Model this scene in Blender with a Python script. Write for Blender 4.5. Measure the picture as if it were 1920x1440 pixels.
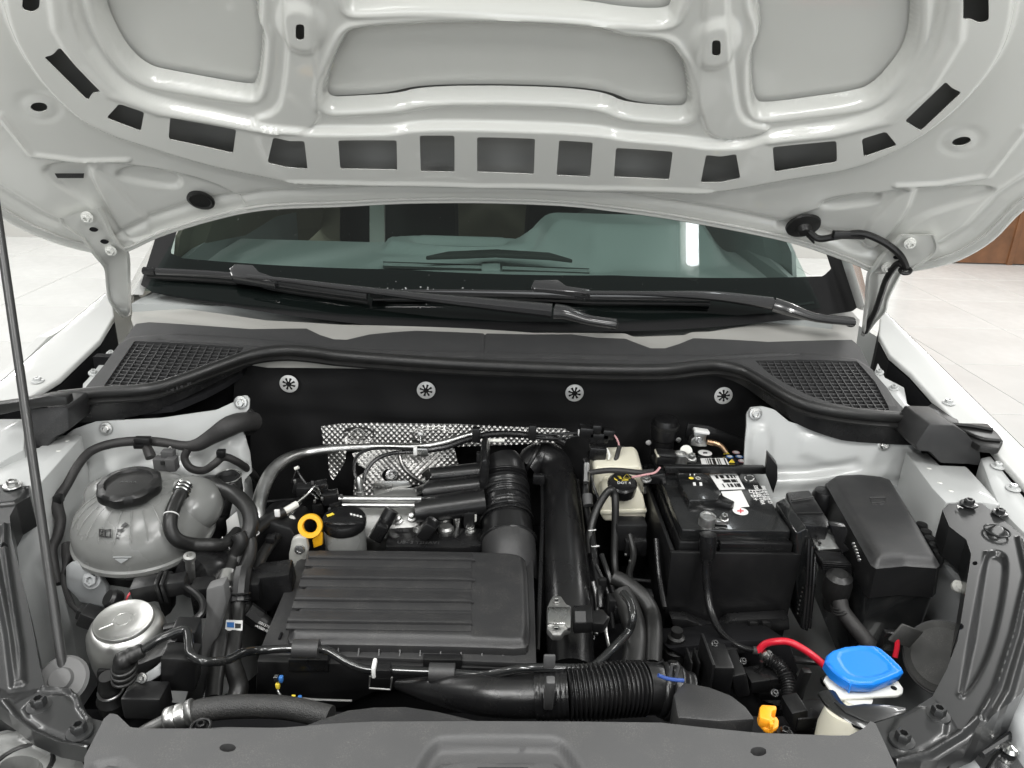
import bpy, bmesh, math, random
import numpy as np
from mathutils import Vector, Matrix
random.seed(7); rng = np.random.default_rng(7)
sc = bpy.context.scene
for o in list(bpy.data.objects): bpy.data.objects.remove(o)
C = sc.collection
R_ = math.radians

# ---------------------------------------------------------------- camera
FPX = 1420.0
CAM = np.array([0.012, 0.0, 1.55])
PITCH, YAW, ROLL = R_(21.5), R_(1.7), R_(1.9)
_f = np.array([math.sin(YAW)*math.cos(PITCH), math.cos(YAW)*math.cos(PITCH), -math.sin(PITCH)])
_r = np.array([math.cos(YAW), -math.sin(YAW), 0.0]); _u = np.cross(_r, _f)
_c, _s = math.cos(ROLL), math.sin(ROLL)
CR, CU, CF = _r*_c + _u*_s, _u*_c - _r*_s, _f
cd = bpy.data.cameras.new('camera'); cam = bpy.data.objects.new('camera', cd); C.objects.link(cam)
cd.sensor_fit = 'HORIZONTAL'; cd.sensor_width = 36.0; cd.lens = FPX/1920*36.0
cd.clip_start = 0.02; cd.clip_end = 200
cam.matrix_world = Matrix(((CR[0], CU[0], -CF[0], CAM[0]), (CR[1], CU[1], -CF[1], CAM[1]), (CR[2], CU[2], -CF[2], CAM[2]), (0, 0, 0, 1)))
sc.camera = cam

# ---------------------------------------------------------------- world, lamps, exposure
w = bpy.data.worlds.new('World'); sc.world = w; w.use_nodes = True
bg = w.node_tree.nodes['Background']; bg.inputs[0].default_value = (0.97, 1.0, 0.985, 1); bg.inputs[1].default_value = 0.20
sc.view_settings.view_transform = 'Standard'; sc.view_settings.look = 'None'
sc.view_settings.exposure = 0.22; sc.view_settings.gamma = 1.0
sc.cycles.use_denoising = True; sc.cycles.max_bounces = 8; sc.cycles.transparent_max_bounces = 12
sc.cycles.sample_clamp_indirect = 6.0
def area(name, loc, sx, sy, power, col=(1, 0.995, 0.975)):
    l = bpy.data.lights.new(name, 'AREA'); l.shape = 'RECTANGLE'; l.size = sx; l.size_y = sy; l.energy = power; l.color = col
    o = bpy.data.objects.new(name, l); C.objects.link(o); o.location = loc     # area lamps shine straight down
    return o
# rows of showroom ceiling lamps, and an added frontal fill light behind the camera
for i, (x, y, p) in enumerate([(-1.6, -0.9, 55), (1.6, -0.9, 55), (-1.6, -3.2, 55), (1.6, -3.2, 55), (-2.9, 1.6, 45), (2.9, 1.6, 45), (-0.45, 0.1, 26), (0.55, 0.1, 26), (-4.2, 4.6, 80), (4.2, 4.6, 80), (-4.2, 7.0, 45), (4.4, 6.6, 60)]):
    area('ceiling_lamp', (x, y, 3.3), 0.3, 1.5, p)
o = area('front_fill_light', (0, -6.5, 1.7), 8.0, 2.6, 120, (0.95, 0.985, 1.0)); o.rotation_euler = (R_(90), 0, 0)

# ---------------------------------------------------------------- picture -> place
def ray(px, py): return (px-960)/FPX*CR - (py-720)/FPX*CU + CF
def Yp(px, py, y):
    v = ray(px, py); return Vector(CAM + (y-CAM[1])/v[1]*v)
def Zp(px, py, z):
    v = ray(px, py); return Vector(CAM + (z-CAM[2])/v[2]*v)
def Xp(px, py, x):
    v = ray(px, py); return Vector(CAM + (x-CAM[0])/v[0]*v)
class Plane:
    """a flat sheet: o origin, e1/e2 in-plane axes, n the side that faces out"""
    def __init__(s, o, e1, e2):
        s.o = Vector(o); s.e1 = Vector(e1).normalized(); e2 = Vector(e2); s.e2 = (e2 - s.e1*e2.dot(s.e1)).normalized(); s.n = s.e1.cross(s.e2)
    def uv(s, px, py):
        v = Vector(ray(px, py)); c = Vector(CAM); t = (s.o-c).dot(s.n)/v.dot(s.n); q = c+v*t-s.o
        return (q.dot(s.e1), q.dot(s.e2))
    def pos(s, u, v, h=0.0):
        o, a, b, n = (np.array(k) for k in (s.o, s.e1, s.e2, s.n))
        u, v, h = np.broadcast_arrays(np.asarray(u, float), np.asarray(v, float), np.asarray(h, float))
        return o + u[..., None]*a + v[..., None]*b + h[..., None]*n
    def p(s, px, py, h=0.0):
        return Vector(s.pos(*s.uv(px, py), h))
class ZSurf:
    """a sheet z = f(x, y)"""
    def __init__(s, f): s.f = f
    def uv(s, px, py):
        z = 1.0
        for _ in range(30):
            q = Zp(px, py, z); z = 0.5*z + 0.5*float(s.f(q.x, q.y))
        return (q.x, q.y)
    def pos(s, u, v, h=0.0):
        u, v, h = np.broadcast_arrays(np.asarray(u, float), np.asarray(v, float), np.asarray(h, float))
        return np.stack([u, v, s.f(u, v)+h], -1)
    def p(s, px, py, h=0.0):
        return Vector(s.pos(*s.uv(px, py), h))
def plane3(a, b, c):
    a, b, c = Vector(a), Vector(b), Vector(c); return Plane(a, b-a, c-a)
def zplane(z): return Plane((0, 0, z), (1, 0, 0), (0, 1, 0))
def yplane(y): return Plane((0, y, 0), (1, 0, 0), (0, 0, 1))     # faces the camera (-y)

# ---------------------------------------------------------------- objects
LOC = {}
def setp(o, label=None, cat=None, group=None, kind=None):
    if label: o['label'] = label
    if cat: o['category'] = cat
    if group: o['group'] = group
    if kind: o['kind'] = kind
    return o
def thing(name, label, cat, loc, group=None, kind=None):
    o = bpy.data.objects.new(name, None); C.objects.link(o); o.location = Vector(loc); o.empty_display_size = 0.05
    LOC[o] = Vector(loc)
    return setp(o, label, cat, group, kind)
def obj(name, vf, mat, parent=None, label=None, cat=None, group=None, kind=None, smooth=35, mats=None):
    vs, fs = vf[0], vf[1]
    A = np.array([tuple(v) for v in vs], float) if not isinstance(vs, np.ndarray) else vs.reshape(-1, 3)
    if parent is not None: loc = LOC[parent] if parent.type == 'EMPTY' else LOC[parent]
    else: loc = Vector((float((A[:, 0].min()+A[:, 0].max())/2), float((A[:, 1].min()+A[:, 1].max())/2), float(A[:, 2].min())))
    me = bpy.data.meshes.new(name)
    me.from_pydata((A-np.array(loc)).tolist(), [], fs if isinstance(fs, list) else fs.tolist()); me.validate(); me.update()
    bm = bmesh.new(); bm.from_mesh(me); bmesh.ops.recalc_face_normals(bm, faces=bm.faces); bm.to_mesh(me); bm.free()
    if smooth:
        me.shade_smooth(); me.set_sharp_from_angle(angle=R_(smooth))
    for m in (mats or [mat]): me.materials.append(M[m])
    if len(vf) > 2:
        me.polygons.foreach_set('material_index', vf[2]); me.update()
    o = bpy.data.objects.new(name, me); C.objects.link(o)
    if parent is not None: o.parent = parent; LOC[o] = Vector(loc)
    else: o.location = loc; LOC[o] = Vector(loc)
    return setp(o, label, cat, group, kind)
class MB:
    def __init__(s): s.v = []; s.f = []
    def add(s, vf):
        k = len(s.v); s.v += [tuple(v) for v in vf[0]]; s.f += [[i+k for i in f] for f in vf[1]]; return s
    def __iter__(s): return iter((s.v, s.f))
    def __getitem__(s, i): return (s.v, s.f)[i]
    def __len__(s): return 2
def join(*vfs):
    m = MB()
    for q in vfs: m.add(q)
    return (m.v, m.f)
def bmvf(bm):
    bm.verts.index_update(); r = ([tuple(v.co) for v in bm.verts], [[v.index for v in f.verts] for f in bm.faces]); bm.free(); return r
def cr(pts, sub=8):
    """Catmull-Rom through points (any dimension)"""
    P = [np.array(tuple(p), float) for p in pts]
    if len(P) < 3: return [P[0]+(P[-1]-P[0])*t/sub for t in range(sub+1)]
    P = [2*P[0]-P[1]] + P + [2*P[-1]-P[-2]]; out = []
    for i in range(1, len(P)-2):
        a, b, c, d = P[i-1:i+3]
        for k in range(sub):
            t = k/sub; out.append(0.5*((2*b) + (c-a)*t + (2*a-5*b+4*c-d)*t*t + (3*b-a-3*c+d)*t**3))
    out.append(P[-2]); return out
def tube(pts, r, n=12, sub=8, caps=True, smooth=True, rf=None, flat=None):
    """tube along points; r a number or one per control point; rf(t, arclength) scales; flat=(sx, sy) squashes"""
    k = len(pts)
    rr = [r]*k if not isinstance(r, (list, tuple)) else list(r)
    Q = [tuple(p)+(q,) for p, q in zip(pts, rr)]
    S = cr(Q, sub) if smooth else [np.array(q, float) for q in Q]
    X = [Vector(q[:3]) for q in S]; RR = [max(1e-4, q[3]) for q in S]
    vs, fs = [], []; T0 = None; acc = 0
    for i, p in enumerate(X):
        T = (X[min(i+1, len(X)-1)]-X[max(i-1, 0)])
        T = T.normalized() if T.length > 1e-9 else T0
        if i == 0:
            a = Vector((0, 0, 1)) if abs(T.z) < .9 else Vector((1, 0, 0)); N = (a-T*a.dot(T)).normalized()
        else:
            N = (N-T*N.dot(T)).normalized(); acc += (p-X[i-1]).length
        B = T.cross(N); T0 = T
        q = RR[i]*(rf(i/(len(X)-1), acc) if rf else 1)
        fx, fy = flat or (1, 1)
        for j in range(n):
            t = 2*math.pi*j/n; vs.append(p+N*(math.cos(t)*q*fx)+B*(math.sin(t)*q*fy))
    for i in range(len(X)-1):
        for j in range(n): fs.append([i*n+j, i*n+(j+1) % n, (i+1)*n+(j+1) % n, (i+1)*n+j])
    if caps: fs.append(list(range(n))[::-1]); fs.append([(len(X)-1)*n+j for j in range(n)])
    return (vs, fs)
def lathe(prof, o, axis=(0, 0, 1), n=32, sq=None, caps=True):
    A = Vector(axis).normalized(); a = Vector((0, 1, 0)) if abs(A.y) < .9 else Vector((1, 0, 0))
    N = (a-A*a.dot(A)).normalized(); B = A.cross(N); o = Vector(o); vs, fs = [], []
    for r, h in prof:
        for j in range(n):
            t = 2*math.pi*j/n; q = r*(sq(t, h) if sq else 1); vs.append(o+A*h+N*(q*math.cos(t))+B*(q*math.sin(t)))
    for i in range(len(prof)-1):
        for j in range(n): fs.append([i*n+j, i*n+(j+1) % n, (i+1)*n+(j+1) % n, (i+1)*n+j])
    if caps and prof[0][0] > 1e-4: fs.append(list(range(n))[::-1])
    if caps and prof[-1][0] > 1e-4: fs.append([(len(prof)-1)*n+j for j in range(n)])
    return (vs, fs)
def box(c, size, ex=(1, 0, 0), ey=(0, 1, 0), bev=0.002, seg=2):
    ex = Vector(ex).normalized(); ey = Vector(ey); ey = (ey-ex*ey.dot(ex)).normalized(); ez = ex.cross(ey); c = Vector(c)
    bm = bmesh.new(); bmesh.ops.create_cube(bm, size=1)
    for v in bm.verts: v.co = Vector((v.co.x*size[0], v.co.y*size[1], v.co.z*size[2]))
    if bev: bmesh.ops.bevel(bm, geom=list(bm.edges), offset=min(bev, min(size)*.45), segments=seg, profile=.5, affect='EDGES')
    for v in bm.verts: v.co = c+ex*v.co.x+ey*v.co.y+ez*v.co.z
    return bmvf(bm)
def prism(poly, off, bev=0.0, seg=2, scale=1.0, top=None):
    """closed solid from a polygon (3d points) swept by off; scale shrinks/grows the far end"""
    poly = [Vector(p) for p in poly]; off = Vector(off); c = sum(poly, Vector())/len(poly)
    n = len(poly); vs = poly+[(c+(p-c)*scale)+off for p in poly]
    fs = [list(range(n))]+[[i+n for i in range(n)][::-1]]+[[i, (i+1) % n, (i+1) % n+n, i+n] for i in range(n)]
    bm = bmesh.new(); B = [bm.verts.new(v) for v in vs]
    for f in fs: bm.faces.new([B[i] for i in f])
    bmesh.ops.recalc_face_normals(bm, faces=bm.faces)
    if bev: bmesh.ops.bevel(bm, geom=[e for e in bm.edges if len(e.link_faces) == 2 and e.calc_face_angle(0) > .35], offset=bev, segments=seg, profile=.5, affect='EDGES', clamp_overlap=True)
    return bmvf(bm)
def loft(rings, caps=True, closed=True):
    n = len(rings[0]); vs = [v for r in rings for v in r]; fs = []
    for i in range(len(rings)-1):
        for j in range(n if closed else n-1): fs.append([i*n+j, i*n+(j+1) % n, (i+1)*n+(j+1) % n, (i+1)*n+j])
    if caps: fs += [list(range(n))[::-1], [(len(rings)-1)*n+j for j in range(n)]]
    return (vs, fs)
def chaikin(P, it=2, closed=True):
    P = [np.array(p, float) for p in P]
    for _ in range(it):
        Q = []; n = len(P)
        if not closed: Q.append(P[0])
        for i in range(n if closed else n-1):
            a, b = P[i], P[(i+1) % n]; Q += [a*.75+b*.25, a*.25+b*.75]
        if not closed: Q.append(P[-1])
        P = Q
    return P
def sdf(poly, U, V):
    P = np.array(poly, float); d = np.full(U.shape, 1e9); ins = np.zeros(U.shape, bool); n = len(P)
    for i in range(n):
        a, b = P[i], P[(i+1) % n]; e = b-a; L = e@e+1e-18
        t = np.clip(((U-a[0])*e[0]+(V-a[1])*e[1])/L, 0, 1)
        d = np.minimum(d, (U-a[0]-t*e[0])**2+(V-a[1]-t*e[1])**2)
        c = (a[1] > V) != (b[1] > V)
        with np.errstate(all='ignore'): xi = a[0]+(V-a[1])/(e[1] if abs(e[1]) > 1e-15 else 1e-15)*e[0]
        ins ^= c & (U < xi)
    d = np.sqrt(d); return np.where(ins, -d, d)
def ldist(pl, U, V):
    P = np.array(pl, float); d = np.full(U.shape, 1e9)
    for i in range(len(P)-1):
        a, b = P[i], P[i+1]; e = b-a; L = e@e+1e-18; t = np.clip(((U-a[0])*e[0]+(V-a[1])*e[1])/L, 0, 1)
        d = np.minimum(d, (U-a[0]-t*e[0])**2+(V-a[1]-t*e[1])**2)
    return np.sqrt(d)
def sm(t): t = np.clip(t, 0, 1); return t*t*(3-2*t)
def stamped(surf, outline, feats=(), holes=(), cell=0.004, thick=0.0, hfun=None, uvin=False, raw=False):
    """a pressed sheet: outline, stamped features (polygons raised by amp over an edge of width w; ('l', line, amp, r) beads) and holes with clean edges"""
    T = (lambda q: [tuple(k) for k in q]) if uvin else (lambda q: [surf.uv(*k) for k in q])
    O = T(outline); Hs = [T(h) for h in holes]
    A = np.array(O); lo, hi = A.min(0)-cell, A.max(0)+cell
    U, V = np.meshgrid(np.arange(lo[0], hi[0]+cell, cell), np.arange(lo[1], hi[1]+cell, cell), indexing='ij')
    def mask(U, V):
        m = sdf(O, U, V)
        for h in Hs: m = np.maximum(m, -sdf(h, U, V))
        return m
    m = mask(U, V); nx, ny = U.shape
    q = np.stack([m[:-1, :-1], m[1:, :-1], m[1:, 1:], m[:-1, 1:]]); keep = (q.mean(0) < 0) | (q.min(0) < -.35*cell)
    used = np.zeros(U.shape, bool)
    for a, b in ((0, 0), (1, 0), (1, 1), (0, 1)): used[a:nx-1+a, b:ny-1+b] |= keep
    for _ in range(2):
        sn = used & (m > -.35*cell)
        gx, gy = (np.gradient(m, cell) if _ == 0 else ((mask(U+1e-4, V)-mask(U-1e-4, V))/2e-4, (mask(U, V+1e-4)-mask(U, V-1e-4))/2e-4))
        g = np.maximum(np.sqrt(gx*gx+gy*gy), .3); dU = np.where(sn, m*gx/g/g, 0); dV = np.where(sn, m*gy/g/g, 0)
        U = U-dU; V = V-dV
        if _ == 0: m2 = mask(U, V); m = np.where(sn, m2, m)
    H = np.zeros(U.shape)
    for f in feats:
        if f[0] == 'l': d = ldist(T(f[1]), U, V); H += f[2]*sm(1-d/f[3])
        else:
            P = T(f[0]); P = chaikin(P, f[3]) if len(f) > 3 and f[3] else P
            H += f[1]*sm(-sdf(P, U, V)/f[2]+.5)
    if hfun is not None: H += hfun(U, V, m)
    P3 = surf.pos(U, V, H).reshape(-1, 3); idx = np.arange(nx*ny).reshape(nx, ny)
    F = np.stack([idx[:-1, :-1], idx[1:, :-1], idx[1:, 1:], idx[:-1, 1:]], -1)[keep]
    un, inv = np.unique(F, return_inverse=True); F = inv.reshape(-1, 4); P3 = P3[un]
    fs = F.tolist(); vs = P3
    if thick:
        E = np.concatenate([F[:, [0, 1]], F[:, [1, 2]], F[:, [2, 3]], F[:, [3, 0]]]); S = np.sort(E, 1)
        _, i, c = np.unique(S, axis=0, return_index=True, return_counts=True); BE = E[i[c == 1]]
        low = surf.pos(U, V, H-thick).reshape(-1, 3)[un]; bu, bi = np.unique(BE, return_inverse=True); bi = bi.reshape(-1, 2)
        k = len(vs); vs = np.concatenate([vs, low[bu]]); fs += [[int(a), int(b), int(k+d), int(k+c_)] for (a, b), (c_, d) in zip(BE, bi)]
    return (vs, fs)

# ---------------------------------------------------------------- materials
M = {}
def mat(name, col, rough=.5, metal=0.0, coat=0.0, bump=0.0, bscale=300.0, var=0.0, vscale=20.0, spec=.5, sss=0.0, dust=0.0, rvar=0.0, aniso=0.0):
    m = bpy.data.materials.new(name); m.use_nodes = True; nt = m.node_tree; b = nt.nodes['Principled BSDF']; L = nt.links.new
    b.inputs['Base Color'].default_value = (*col, 1); b.inputs['Roughness'].default_value = rough; b.inputs['Metallic'].default_value = metal
    b.inputs['Coat Weight'].default_value = coat; b.inputs['Coat Roughness'].default_value = .04; b.inputs['Specular IOR Level'].default_value = spec
    if sss: b.inputs['Subsurface Weight'].default_value = sss; b.inputs['Subsurface Radius'].default_value = (.02, .02, .018); b.inputs['Subsurface Scale'].default_value = .3
    tc = nt.nodes.new('ShaderNodeTexCoord')
    def noise(s, d=4.0):
        n = nt.nodes.new('ShaderNodeTexNoise'); n.inputs['Scale'].default_value = s; n.inputs['Detail'].default_value = d; L(tc.outputs['Object'], n.inputs['Vector']); return n
    colsock = None
    if var:
        n = noise(vscale, 6); r = nt.nodes.new('ShaderNodeMapRange'); r.inputs[1].default_value = .3; r.inputs[2].default_value = .7; r.inputs[3].default_value = 1-var; r.inputs[4].default_value = 1+var
        L(n.outputs['Fac'], r.inputs[0]); x = nt.nodes.new('ShaderNodeVectorMath'); x.operation = 'SCALE'; x.inputs[0].default_value = col; L(r.outputs[0], x.inputs['Scale']); colsock = x.outputs[0]
    if dust:
        n = noise(35, 8); n2 = noise(900, 2); r = nt.nodes.new('ShaderNodeMapRange'); r.inputs[1].default_value = .45; r.inputs[2].default_value = .8; L(n.outputs['Fac'], r.inputs[0])
        r2 = nt.nodes.new('ShaderNodeMapRange'); r2.inputs[1].default_value = .5; r2.inputs[2].default_value = .75; L(n2.outputs['Fac'], r2.inputs[0])
        mu = nt.nodes.new('ShaderNodeMath'); mu.operation = 'MULTIPLY'; L(r.outputs[0], mu.inputs[0]); L(r2.outputs[0], mu.inputs[1])
        mu2 = nt.nodes.new('ShaderNodeMath'); mu2.operation = 'MULTIPLY'; mu2.inputs[1].default_value = dust; L(mu.outputs[0], mu2.inputs[0])
        mx = nt.nodes.new('ShaderNodeMix'); mx.data_type = 'RGBA'; L(mu2.outputs[0], mx.inputs['Factor']); mx.inputs[7].default_value = (.42, .40, .36, 1)
        if colsock: L(colsock, mx.inputs[6])
        else: mx.inputs[6].default_value = (*col, 1)
        colsock = mx.outputs[2]
    if colsock: L(colsock, b.inputs['Base Color'])
    if rvar:
        n = noise(14, 7); r = nt.nodes.new('ShaderNodeMapRange'); r.inputs[1].default_value = .3; r.inputs[2].default_value = .7; r.inputs[3].default_value = max(.02, rough-rvar); r.inputs[4].default_value = rough+rvar
        L(n.outputs['Fac'], r.inputs[0]); L(r.outputs[0], b.inputs['Roughness'])
    if bump:
        n = noise(bscale, 3); bp = nt.nodes.new('ShaderNodeBump'); bp.inputs['Strength'].default_value = bump; bp.inputs['Distance'].default_value = .001
        L(n.outputs['Fac'], bp.inputs['Height']); L(bp.outputs[0], b.inputs['Normal'])
    M[name] = m; return m
mat('white_paint', (.745, .75, .715), .26, coat=1.0)
mat('ecoat_shade', (.36, .36, .35), .6)  # grey e-coat, darkened in colour so the hood slots look shaded
mat('cabin_reflection', (.20, .185, .14), .8)  # ceiling and wood reflection on the glass, put into the cabin colour
mat('water_mark', (.30, .31, .31), .4)
mat('sealer', (.60, .60, .575), .55)
mat('wiper_black', (.03, .03, .031), .22, coat=1.0)
mat('dull_grey', (.06, .06, .058), .8, dust=.3, var=.2, vscale=40)
mat('mount_alu', (.50, .50, .47), .45, metal=.35, var=.1, vscale=50)
mat('outer_white', (.62, .625, .61), .22, coat=.9)
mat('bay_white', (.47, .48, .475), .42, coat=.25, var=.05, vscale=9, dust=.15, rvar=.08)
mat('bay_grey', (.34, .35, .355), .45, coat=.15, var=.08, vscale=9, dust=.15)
mat('black_plastic', (.0065, .0065, .007), .38, bump=.12, bscale=900, dust=.05, rvar=.06)
mat('satin_plastic', (.008, .008, .0085), .28, bump=.08, bscale=1200, dust=.06, rvar=.06)
mat('grey_plastic', (.028, .028, .029), .43, bump=.3, bscale=1100, dust=.22, rvar=.05)
mat('slam_plastic', (.066, .066, .067), .52, bump=.3, bscale=1200, dust=.2, rvar=.05)
mat('cowl_plastic', (.030, .030, .031), .55, bump=.25, bscale=1500, dust=.12)
mat('rubber', (.009, .009, .009), .42, bump=.1, bscale=600, dust=.10, rvar=.08)
mat('matte_black', (.009, .009, .0095), .7, bump=.2, bscale=500, spec=.25)
mat('deep_black', (.006, .006, .007), .7, spec=.2)
mat('gloss_black', (.010, .0105, .011), .22, coat=.5, dust=.14, rvar=.08)
mat('bracket_grey', (.015, .0155, .016), .34, coat=.25, dust=.06)
mat('mid_grey', (.11, .11, .11), .6)
mat('clip_zinc', (.72, .72, .71), .5, metal=.5)
mat('brushed', (.56, .56, .545), .42, metal=1, bump=.1, bscale=300, rvar=.05)
mat('rod_steel', (.06, .06, .06), .35, metal=.4, rvar=.05)
mat('tape_black', (.022, .021, .021), .6, bump=.5, bscale=260, dust=.1)
mat('braid_black', (.022, .022, .022), .45, bump=.9, bscale=800, dust=.25)
mat('zinc', (.55, .55, .54), .35, metal=1, var=.12, vscale=60, rvar=.1)
mat('steel', (.42, .42, .42), .33, metal=1, var=.15, vscale=50, rvar=.1)
mat('chrome', (.78, .78, .76), .14, metal=1)
mat('aluminium', (.66, .66, .65), .3, metal=1, bump=.15, bscale=200, rvar=.08)
mat('cast_alu', (.46, .46, .45), .48, metal=1, bump=.5, bscale=350, var=.1, vscale=30)
mat('foil', (.36, .355, .345), .40, metal=1)
mat('tank_plastic', (.185, .188, .182), .26, sss=.35, rvar=.05, var=.03)
mat('cream_plastic', (.66, .635, .53), .4, sss=.5, var=.05)
mat('white_plastic', (.68, .68, .64), .38, sss=.2, var=.03)
mat('pale_paper', (.78, .78, .76), .55)
mat('print_white', (.75, .75, .74), .5)
mat('print_black', (.012, .012, .012), .5)
mat('blue_plastic', (.010, .20, .72), .33, sss=.1, bump=.06, bscale=700)
mat('yellow_plastic', (.85, .43, .012), .35, sss=.1)
mat('orange_plastic', (.88, .34, .015), .38, sss=.1)
mat('red_cable', (.55, .012, .03), .35)
mat('red_print', (.6, .03, .05), .5)
mat('pink_print', (.55, .30, .31), .5)
mat('blue_print', (.04, .16, .45), .5)
mat('yellow_print', (.8, .62, .06), .5)
mat('blue_clip', (.03, .07, .26), .35)
mat('copper', (.36, .24, .15), .35, metal=1)
mat('wood', (.21, .092, .038), .4, var=.25, vscale=6, coat=.3)
mat('tile', (.74, .742, .73), .22, coat=.2, var=.06, vscale=1.6, rvar=.05)
mat('grout', (.22, .215, .20), .8)
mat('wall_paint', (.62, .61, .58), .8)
mat('dash', (.34, .355, .35), .7, bump=.2, bscale=900)
mat('seat_dark', (.045, .045, .042), .8)
mat('cowl_metal', (.33, .325, .305), .30, coat=.5)
m = bpy.data.materials.new('lamp_glow'); m.use_nodes = True; b = m.node_tree.nodes['Principled BSDF']
b.inputs['Emission Color'].default_value = (.93, .98, 1, 1); b.inputs['Emission Strength'].default_value = 16.0; M['lamp_glow'] = m
m = bpy.data.materials.new('windshield_glass'); m.use_nodes = True; nt = m.node_tree; nt.nodes.clear(); L = nt.links.new
out = nt.nodes.new('ShaderNodeOutputMaterial'); tr = nt.nodes.new('ShaderNodeBsdfTransparent'); tr.inputs[0].default_value = (.58, .70, .665, 1)
gl = nt.nodes.new('ShaderNodeBsdfGlossy'); gl.inputs['Roughness'].default_value = .015; fr = nt.nodes.new('ShaderNodeFresnel'); fr.inputs[0].default_value = 1.5
mx = nt.nodes.new('ShaderNodeMixShader'); L(fr.outputs[0], mx.inputs[0]); L(tr.outputs[0], mx.inputs[1]); L(gl.outputs[0], mx.inputs[2]); L(mx.outputs[0], out.inputs[0]); M['windshield_glass'] = m

# ---------------------------------------------------------------- small makers
def bolt_vf(p, n, r=.009, hexr=None, hh=.006, washer=True):
    n = Vector(n).normalized(); p = Vector(p); hr = hexr or r*.6; parts = []
    if washer: parts.append(lathe([(r*.98, 0), (r, .0008), (r*.94, .0022), (hr*1.15, .0026), (0, .0026)], p, n, 24))
    parts.append(lathe([(hr, .002), (hr, .002+hh*.85), (hr*.85, .002+hh), (hr*.55, .002+hh), (hr*.5, hh*.6), (0, hh*.6)], p, n, 6))
    return join(*parts)
def bolt(p, n, parent, r=.009, m='zinc', hexr=None, hh=.006, name='bolt'): return obj(name, bolt_vf(p, n, r, hexr, hh), m, parent)
def ring(p, n, r, t, k=24): return tube([Vector(p)+q for q in circ(n, r, k)], t, 8, smooth=False, caps=False)
def circ(n, r, k=24):
    n = Vector(n).normalized(); a = Vector((0, 0, 1)) if abs(n.z) < .9 else Vector((1, 0, 0)); e = (a-n*a.dot(n)).normalized(); f = n.cross(e)
    return [e*(r*math.cos(2*math.pi*i/k))+f*(r*math.sin(2*math.pi*i/k)) for i in range(k+1)]
def text_vf(body, surf, px, py, size, ang=0.0, h=.0008, ex=None, shear=0, align='CENTER', ext=.0002):
    cu = bpy.data.curves.new('t', 'FONT'); cu.body = body; cu.size = size; cu.extrude = ext; cu.align_x = align; cu.align_y = 'CENTER'; cu.resolution_u = 2; cu.shear = shear
    o = bpy.data.objects.new('t', cu); C.objects.link(o); dg = bpy.context.evaluated_depsgraph_get(); me = o.evaluated_get(dg).to_mesh()
    vs = [v.co.copy() for v in me.vertices]; fs = [list(p.vertices) for p in me.polygons]; o.evaluated_get(dg).to_mesh_clear(); bpy.data.objects.remove(o); bpy.data.curves.remove(cu)
    u0, v0 = surf.uv(px, py); c, s = math.cos(ang), math.sin(ang)
    A = np.array([(q.x, q.y, q.z) for q in vs]) if vs else np.zeros((0, 3))
    return (surf.pos(u0+A[:, 0]*c-A[:, 1]*s, v0+A[:, 0]*s+A[:, 1]*c, A[:, 2]+h), fs)
def quad_on(surf, pix, h=.0006, t=.0006):
    P = [surf.p(x, y, h) for x, y in pix]; n = Vector(surf.pos(0., 0., 1.)-surf.pos(0., 0., 0.)) if isinstance(surf, Plane) else Vector((0, 0, 1))
    return prism(P, -n.normalized()*t)
# ================================================================ the place: showroom floor, wall, ceiling lamp
fl = thing('floor', 'pale polished floor tiles around the car', 'floor', (0, 3, 0), kind='structure')
obj('grout_bed', prism([(-9, -6, -.003), (9, -6, -.003), (9, 9.2, -.003), (-9, 9.2, -.003)], (0, 0, -.05)), 'grout', fl, smooth=0)
tv = prism([(-.3975, -.3975, 0), (.3975, -.3975, 0), (.3975, .3975, 0), (-.3975, .3975, 0)], (0, 0, -.012), bev=.0015, seg=1)
t0 = None
for i in range(-8, 9):
    for j in range(-3, 9):
        x, y = -3.45+.4+.8*(i+4), 3.25+.8*(j-1)
        if abs(x) > 8.5 or y > 9: continue
        if t0 is None:
            t0 = obj('tile', tv, 'tile', fl, smooth=0); tm = t0.data; t = t0
        else:
            t = bpy.data.objects.new('tile', tm); C.objects.link(t); t.parent = fl
        t.location = Vector((x, y, 0))-LOC[fl]
        if t is t0:  # the mesh was built relative to the floor's own origin
            for v in tm.vertices: v.co += LOC[fl]
wl = obj('wall', prism([(-9, 7.62, 0), (9, 7.62, 0), (9, 7.62, 3.6), (-9, 7.62, 3.6)], (0, .2, 0)), 'wall_paint', None, 'plain wall at the far end of the showroom', 'wall', kind='structure', smooth=0)
dr = thing('wooden_door', 'brown wooden double door standing behind the car on the far wall', 'door', (5.6, 7.55, 0))
for k, x in enumerate((4.32, 5.30)):
    obj('door_leaf', prism([(x, 7.56, .012), (x+.93, 7.56, .012), (x+.93, 7.56, 2.2), (x, 7.56, 2.2)], (0, .05, 0), bev=.004), 'wood', dr)
    obj('door_panel', prism([(x+.14, 7.555, .2), (x+.79, 7.555, .2), (x+.79, 7.555, 2.05), (x+.14, 7.555, 2.05)], (0, .02, 0), bev=.003), 'wood', dr)
for x in (4.24, 5.26, 6.24): obj('door_frame', prism([(x-.012, 7.55, .0), (x+.045, 7.55, .0), (x+.045, 7.55, 2.3), (x-.012, 7.55, 2.3)], (0, .07, 0), bev=.004), 'wood', dr)

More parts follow.
